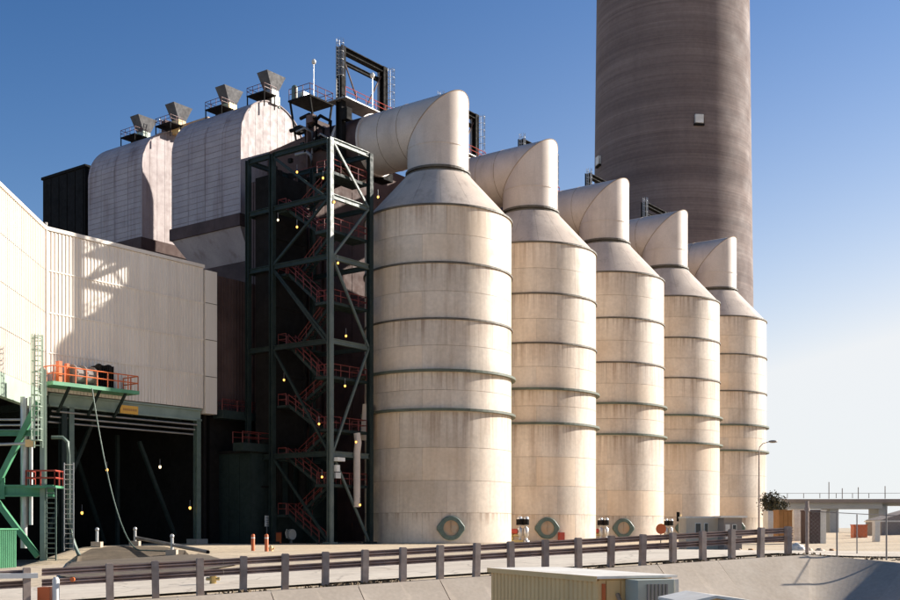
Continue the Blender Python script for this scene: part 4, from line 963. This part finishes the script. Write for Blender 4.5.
# ------------------------------------------------------------------ trailers below the bank
def trailer():
    yaw = math.atan2(-.379, -.925)          # x axis of the empty: along end face; y axis: away along the long side
    root = empty('site_trailer', (2.91, 22.0, -2.0), R(22.3), 'tan corrugated site trailer with white roof and air conditioner', 'trailer')
    Wd, L, H = 1.72, 5.05, 2.75
    MB().box(.03, Wd, .03, L, 0, H).build('body', M['tan'], root)
    n = 26; w = L / n
    b = MB(); b.add([(0, 0, 0), (-.03, .03, 0), (-.03, w - .05, 0), (0, w - .02, 0), (0, 0, H - .05), (-.03, .03, H - .05), (-.03, w - .05, H - .05), (0, w - .02, H - .05), (.03, 0, 0), (.03, w - .02, 0), (.03, 0, H - .05), (.03, w - .02, H - .05)],
                    [(0, 4, 5, 1), (1, 5, 6, 2), (2, 6, 7, 3), (8, 10, 4, 0), (3, 7, 11, 9), (4, 10, 11, 7, 6, 5)])
    me = b.mesh('sheet', M['tan'])
    for k in range(n): link('sheet', me, root, (0, k * w + .01, 0))
    for x0, x1, m in ((0, .17, 'tan'), (.19, .5, 'tan'), (.52, .95, 'tan'), (.97, Wd, 'tan')): MB().box(x0, x1, 0, .03, 0, H - .04).build('end_panel', M[m], root)
    MB().box(.08, .15, -.03, 0, 1.4, H - .1).build('marker_strip', M['orange'], root)
    MB().box(-.07, Wd + .06, -.08, L + .07, H, H + .05).build('roof', M['roofw'], root)
    MB().box(-.09, -.07, -.08, L + .07, H - .06, H + .05).build('gutter', M['tan'], root)
    ac = MB().box(.6, 1.42, -.5, -.03, 1.5, H - .02).build('air_conditioner', M['acgreen'], root)
    for k in range(6): MB().box(.80 + .085 * k, .84 + .085 * k, -.53, -.5, 1.7, H - .1).build('louvre', M['grey'], ac)
    MB().beam((.42, -.02, H - .3), (.62, -.45, 1.5), .06, .06).build('bracket', M['seam'], root)
    MB().box(1.5, 1.6, -.4, -.03, 1.4, H - .02).build('side_post', M['white'], root)
    for x in (.15, Wd - .15):
        for y in (1.3, 2.1): MB().tube((x - .1, y, -.35), (x + .1, y, -.35), .35, 16).build('wheel', M['black'], root)
    MB().box(.2, Wd - .2, .2, L - .2, -.2, 0).build('chassis', M['black'], root)
trailer()
root = empty('flat_cabin', (4.15, 19.3, -2.78), R(8), 'lower cabin with shallow white gable roof beside the trailer', 'cabin')
MB().prism([(0, 0), (1.1, 0), (1.1, 3.22), (.42, 3.31), (0, 3.22)], 0, 1.3).build('wall', M['tan'], root)
rf = MB().prism([(-.12, 3.21), (.42, 3.32), (1.25, 3.20), (1.25, 3.25), (.42, 3.37), (-.12, 3.26)], -.12, 1.4).build('roof', M['roofw'], root)

# ------------------------------------------------------------------ valves and small things by the silos
vlabs = ['twin chrome valve cylinders between the nearest and second silos', 'twin valve cylinders between the second and third silos', 'twin valve cylinders between the third and fourth silos']
def valve_tree():
    root = empty('valve_set', P(9.3, -5.4, 0), R(8), 'x', 'valves', 'valve sets between the silos')
    for x in (-.15, .62):
        mb = MB(); mb.lathe([(.42, 0), (.42, .25), (.2, .3), (.2, .7), (.34, .8), (.34, 1.7), (.16, 1.8), (.16, 2.0), (.36, 2.05), (.38, 2.9), (.28, 3.1), (0, 3.15)], 14, cx=x); mb.build('valve_body', M['galv'], root)
        MB().lathe([(.41, 2.1), (.41, 2.8)], 14, cx=x).build('cap', M['black'], root)
    mb = MB(); mb.path([(-.15, 0, .9), (-.8, -.1, .95), (-1.1, -.1, .6), (-1.1, -.1, 0)], .24, 8); mb.path([(-1.6, -.2, 0), (-1.6, -.2, .7), (-1.1, -.2, .85)], .2, 8); mb.build('manifold', M['brass'], root)
    mb = MB(); mb.tube((-1.3, -.2, 1.35), (-.5, -.2, 1.35), .3, 12); mb.ball((-1.3, -.2, 1.35), .32); mb.build('actuator', M['red'], root)
    mb = MB(); mb.box(-1.9, .2, -.5, .4, 0, .3); mb.build('skid', M['brass'], root)
    return root
v0 = valve_tree()
for i in range(3):
    v = v0 if i == 0 else copy_tree(v0); v.location = P(9.3 + SP * i, -5.4, 0); v['label'] = vlabs[i]
an = R(291)
q = P(SP, 0) + Vector((math.cos(an), math.sin(an), 0)) * (RS + .5)
root = empty('fire_box', (q.x, q.y, 0), R(20), 'dark red fire box at the foot of the second silo', 'cabinet')
MB().box(-.35, .35, -.25, .25, .2, 1.2).build('body', M['red'], root); MB().box(-.3, .3, -.28, -.25, .3, 1.1).build('door', M['red'], root); MB().box(-.06, .06, -.05, .05, -.2, .25).build('post', M['black'], root)
X, Y = (661 - 450) / FPX * 58, 58.0
root = empty('disc_sign', (X, Y, zg(X, Y)), R(10), 'round red disc sign on a thin stand before the silos', 'sign')
z = zg(X, Y); zc = CZ - 1.0 / FPX * 58 - z
MB().tube((0, -.03, zc), (0, .03, zc), .27, 24).build('disc', M['orange'], root); MB().tube((0, .04, .05), (0, .04, zc), .025, 6).build('stand', M['black'], root); MB().lathe([(.22, 0), (.22, .05), (0, .06)], 14).build('foot', M['black'], root)
X, Y = (680 - 450) / FPX * 95, 95.0
root = empty('standpipe', (X, Y, zg(X, Y)), 0, 'dark topped standpipe beside the low tan kiosk', 'pipe')
MB().tube((0, 0, -.2), (0, 0, 2.9), .12, 8).build('pipe', M['tan'], root); MB().tube((-.15, 0, 2.3), (-.15, 0, 3.1), .14, 8).build('cap', M['black'], root)
def kiosk(px0, px1, py, Y, dep, label, m, wins, slab):
    X0, X1 = (px0 - 450) / FPX * Y, (px1 - 450) / FPX * Y; z = zg((X0 + X1) / 2, Y); H = CZ + (528 - py) / FPX * Y - z
    root = empty('kiosk', (X0, Y, z), 0, label, 'kiosk'); w = X1 - X0
    MB().box(0, w, 0, dep, -.3, H - .15).build('wall', M[m], root)
    MB().box(-slab, w + slab, -slab, dep + slab, H - .15, H).build('roof', M['roofw'], root)
    for a0, a1, z0, z1, mm in wins:
        f = MB().box(a0 * w, a1 * w, -.05, 0, z0 * H, z1 * H).build('window', M['white'], root)
        MB().box(a0 * w + .05, a1 * w - .05, -.06, -.05, z0 * H + .05, z1 * H - .05).build('pane', M[mm], f)
kiosk(686, 722, 516.5, 92, 3, 'low tan kiosk before the fourth silo', 'beige', ((.25, .42, .45, .8, 'glass'), (.5, .62, .45, .8, 'glass')), .05)
kiosk(724, 742, 516, 90, 2.5, 'low pale kiosk with overhanging slab roof before the farthest silo', 'bridge', ((.08, .32, .3, .75, 'white'), (.45, .7, .3, .75, 'glass')), .35)
for k, (px, Y, s) in enumerate(((797, 60, .36), (801, 59, .22))):
    X = (px - 450) / FPX * Y
    r = MB(); r.ball((0, 0, s * .5), s, 9, 6, .8); 
    r.v = [(x * random.uniform(.85, 1.15), y * random.uniform(.85, 1.1), z_ * random.uniform(.85, 1.1)) for x, y, z_ in r.v]
    o = r.build('boulder', M['roofw'], None, (X, Y, zg(X, Y))); tag(o, ('larger' if k == 0 else 'smaller') + ' white boulder behind the right end of the guard rail', 'boulder')
# debris and low rubble line beyond the road
for k in range(9):
    px = random.uniform(735, 770) if k < 4 else random.uniform(800, 860); Y = random.uniform(62, 80); X = (px - 450) / FPX * Y; s = random.uniform(.12, .3)
    r = MB(); r.ball((0, 0, s * .4), s, 7, 5, .7); r.v = [(x * random.uniform(.7, 1.3), y * random.uniform(.8, 1.2), z_ * random.uniform(.8, 1.2)) for x, y, z_ in r.v]
    tag(r.build('rubble_stone', random.choice([M['rust'], M['conc'], M['wood']]), None, (X, Y, zg(X, Y))), 'small rubble stone on the dirt strip beyond the road', 'stone', 'rubble stones beyond the road')

# street lamp
X, Y = (759 - 450) / FPX * 100, 100.0; z = zg(X, Y)
root = empty('street_lamp', (X, Y, z), 0, 'tall thin street lamp with curved arm before the farthest silo', 'street lamp')
Hh = CZ + (528 - 445) / FPX * 100 - z
MB().tube((0, 0, -.2), (0, 0, Hh - .6), .09, 8, .06).build('pole', M['post'], root)
MB().path([(0, 0, Hh - .6), (.05, 0, Hh - .2), (.35, 0, Hh + .12), (.9, 0, Hh + .28)], .04, 6).build('arm', M['post'], root)
MB().ball((1.25, 0, Hh + .30), .42, 10, 6, .3).build('lamp_head', M['grey'], root)

# ------------------------------------------------------------------ bridge and far right background
Yb = 210.0
root = empty('road_bridge', (60, Yb, 0), R(-3), 'long flat concrete road bridge in the right background', 'bridge')
zb = CZ + (528 - 503.5) / FPX * Yb
MB().box(-6, 75, 0, 9, zb + .1, zb + .8).build('deck', M['bridge'], root)
MB().box(-6, 21, .8, 8.2, zb - 1.0, zb + .1).build('girder', M['girder'], root)
MB().box(21.05, 75, 2.5, 7, zb - .4, zb + .1).build('girder', M['girder'], root)
for k in range(27): MB().box(-5.8 + 3 * k, -5.7 + 3 * k, .1, .2, zb + .95, zb + 1.9).build('railing_post', M['grey'], root)
MB().box(-6, 75, .12, .18, zb + 1.85, zb + 1.92).build('rail', M['grey'], root)
for x in (2.0, 11.5, 20.5): MB().box(x, x + 1.6, 1.5, 7.5, -.5, zb - 1.0 if x < 20 else zb - .4).build('pier', M['girder'], root)
for x, hh in ((12, 3.2), (17.5, 2.2), (22.5, 2.4), (27, 3.9), (14.5, 2)): MB().tube((x, 4, zb + .95), (x, 4, zb + .95 + hh), .09, 6).build('light_pole', M['grey'], root)
Ya = 160.0
root = empty('abutment', (61.6, Ya, zg(61.6, Ya)), 0, 'grey concrete abutment block at the right edge under the bridge', 'abutment')
MB().prism([(0, -1), (30, -1), (30, 4.1), (6, 3.9), (3.4, 3.2), (0, 2.2)], 0, 6).build('wall', M['bridge'], root)
MB().box(-.15, 3, -.15, 6.2, 1.9, 2.1).build('coping', M['roofw'], root)
def crate(px0, px1, py0, py1, Y, dep, m, label, name, cat, split=None):
    X0, X1 = (px0 - 450) / FPX * Y, (px1 - 450) / FPX * Y; z = zg((X0 + X1) / 2, Y); H = CZ + (528 - py0) / FPX * Y - z; w = X1 - X0
    root = empty(name, (X0, Y, z), R(-4), label, cat)
    MB().box(0, w, 0, dep, -.1, H).build('body', M[m], root); n = max(3, int(w / .5))
    for k in range(n): MB().box(k * w / n + .02, (k + 1) * w / n - .02, -.05, 0, .05, H - .08).build('plank', M[m], root)
    MB().box(-.06, w + .06, -.07, dep + .06, H, H + .12).build('lid', M[split or m], root)
crate(779, 792, 511, 526, 130, 3, 'wood', 'orange brown timber container under the left of the bridge', 'container', 'container')
crate(794, 804, 510.5, 526, 136, 3, 'roofw', 'white container standing next to the orange brown one', 'container', 'container')
crate(768, 778, 512, 526, 140, 3, 'white', 'white container half hidden behind the farthest silo', 'container', 'container')
crate(810, 820, 511, 529, 118, 4, 'brown', 'brown container left of the cream post under the bridge', 'container', 'container')
crate(820.3, 826, 511, 530, 118, 1, 'roofw', 'narrow cream cabinet against the brown container', 'cabinet', 'cabinet')
crate(854, 867, 525.5, 534, 145, 1.5, 'orange', 'red steel skip beyond the chain link fence', 'skip', 'skip')
crate(875, 880, 522, 530, 120, 1, 'white', 'small white cabinet right of the red skip', 'cabinet', 'cabinet')
def tree(X, Y, hgt, label, seed):
    rnd = random.Random(seed); z = zg(X, Y)
    root = empty('tree', (X, Y, z), 0, label, 'tree')
    tk = MB(); tk.tube((0, 0, -.2), (0, 0, hgt * .5), .22, 8, .12); tips = []
    for k in range(9):
        an = rnd.uniform(0, 6.28); st = Vector((0, 0, hgt * rnd.uniform(.3, .5))); en = Vector((math.cos(an) * hgt * .15, math.sin(an) * hgt * .15, hgt * rnd.uniform(.6, .92)))
        tk.tube(st, en, .07, 5, .03); tips.append(en)
    tk.build('trunk', M['bark'], root)
    cr = MB()
    for k in range(1500):
        c = rnd.choice(tips) + Vector((rnd.gauss(0, .07), rnd.gauss(0, .07), rnd.gauss(0, .07))) * hgt
        d = Vector((rnd.gauss(0, 1), rnd.gauss(0, 1), rnd.gauss(0, 1))).normalized(); e = d.cross(Vector((rnd.gauss(0, 1), rnd.gauss(0, 1), 1))).normalized(); s = rnd.uniform(.12, .28)
        cr.add([c - d * s, c + e * s * .5, c + d * s, c - e * s * .5], [(0, 1, 2, 3)])
    cr.build('crown', M['leaf'], root)
tree((771 - 450) / FPX * 170, 170, 6.7, 'dark brown-green tree showing just right of the farthest silo', 3)
tree((778 - 450) / FPX * 185, 185, 5.6, 'smaller dark tree at the left end of the bridge', 5)

# chain link fence at right
def fence():
    pts = [(807, 553, 37.6, 1.85, .06), (837, 558, 37.2, 1.55, .03), (857, 552, 42.5, 1.55, .025), (886.5, 0, 37.4, 1.7, .03), (915, 0, 36.6, 1.7, .03)]
    root = empty('chain_link_fence', (ray(807, 553, 37.6).x, 37.6, 0), 0, 'thin chain link fence with a thick dark end post at right', 'fence')
    o = root.location; P3 = []
    for px, py, Y, h, r in pts:
        p = ray(px, py, Y); z = zg(p.x, p.y)
        q = Vector((p.x - o.x, p.y - o.y, z)); P3.append((q, h))
        b = MB(); b.tube(q - Vector((0, 0, .4)), q + Vector((0, 0, h)), r, 8); 
        if r > .05: b.tube(q + Vector((0, 0, h - .35)), q + Vector((0, 0, h - .22)), r * 1.5, 8)
        b.build('post', M['post'] if r > .05 else M['grey'], root)
    line = [P3[0], P3[1], P3[3], P3[4]]
    w = MB(); rl = MB()
    for (p, hp), (q, hq) in zip(line[:-1], line[1:]):
        hh = min(hp, hq, 1.5); rl.tube(p + Vector((0, 0, hh)), q + Vector((0, 0, hh)), .014, 5); L = (q - p).length; n = int(L / .13); m = int(hh / .13)
        for k in range(-m, n):
            for sg in (1, -1):
                f0, f1 = (k, k + m) ; z0, z1 = (0, hh) if sg > 0 else (hh, 0)
                a0, a1 = max(0, f0) / n, min(n, f1) / n
                if a1 <= a0: continue
                ta, tb = (a0 * n - f0) / m, (a1 * n - f0) / m
                w.tube(p.lerp(q, a0) + Vector((0, 0, z0 + (z1 - z0) * ta)), p.lerp(q, a1) + Vector((0, 0, z0 + (z1 - z0) * tb)), .0012, 3, cap=False)
    rl.build('top_wire', M['grey'], root); w.build('wire_mesh', M['galv'], root)
fence()
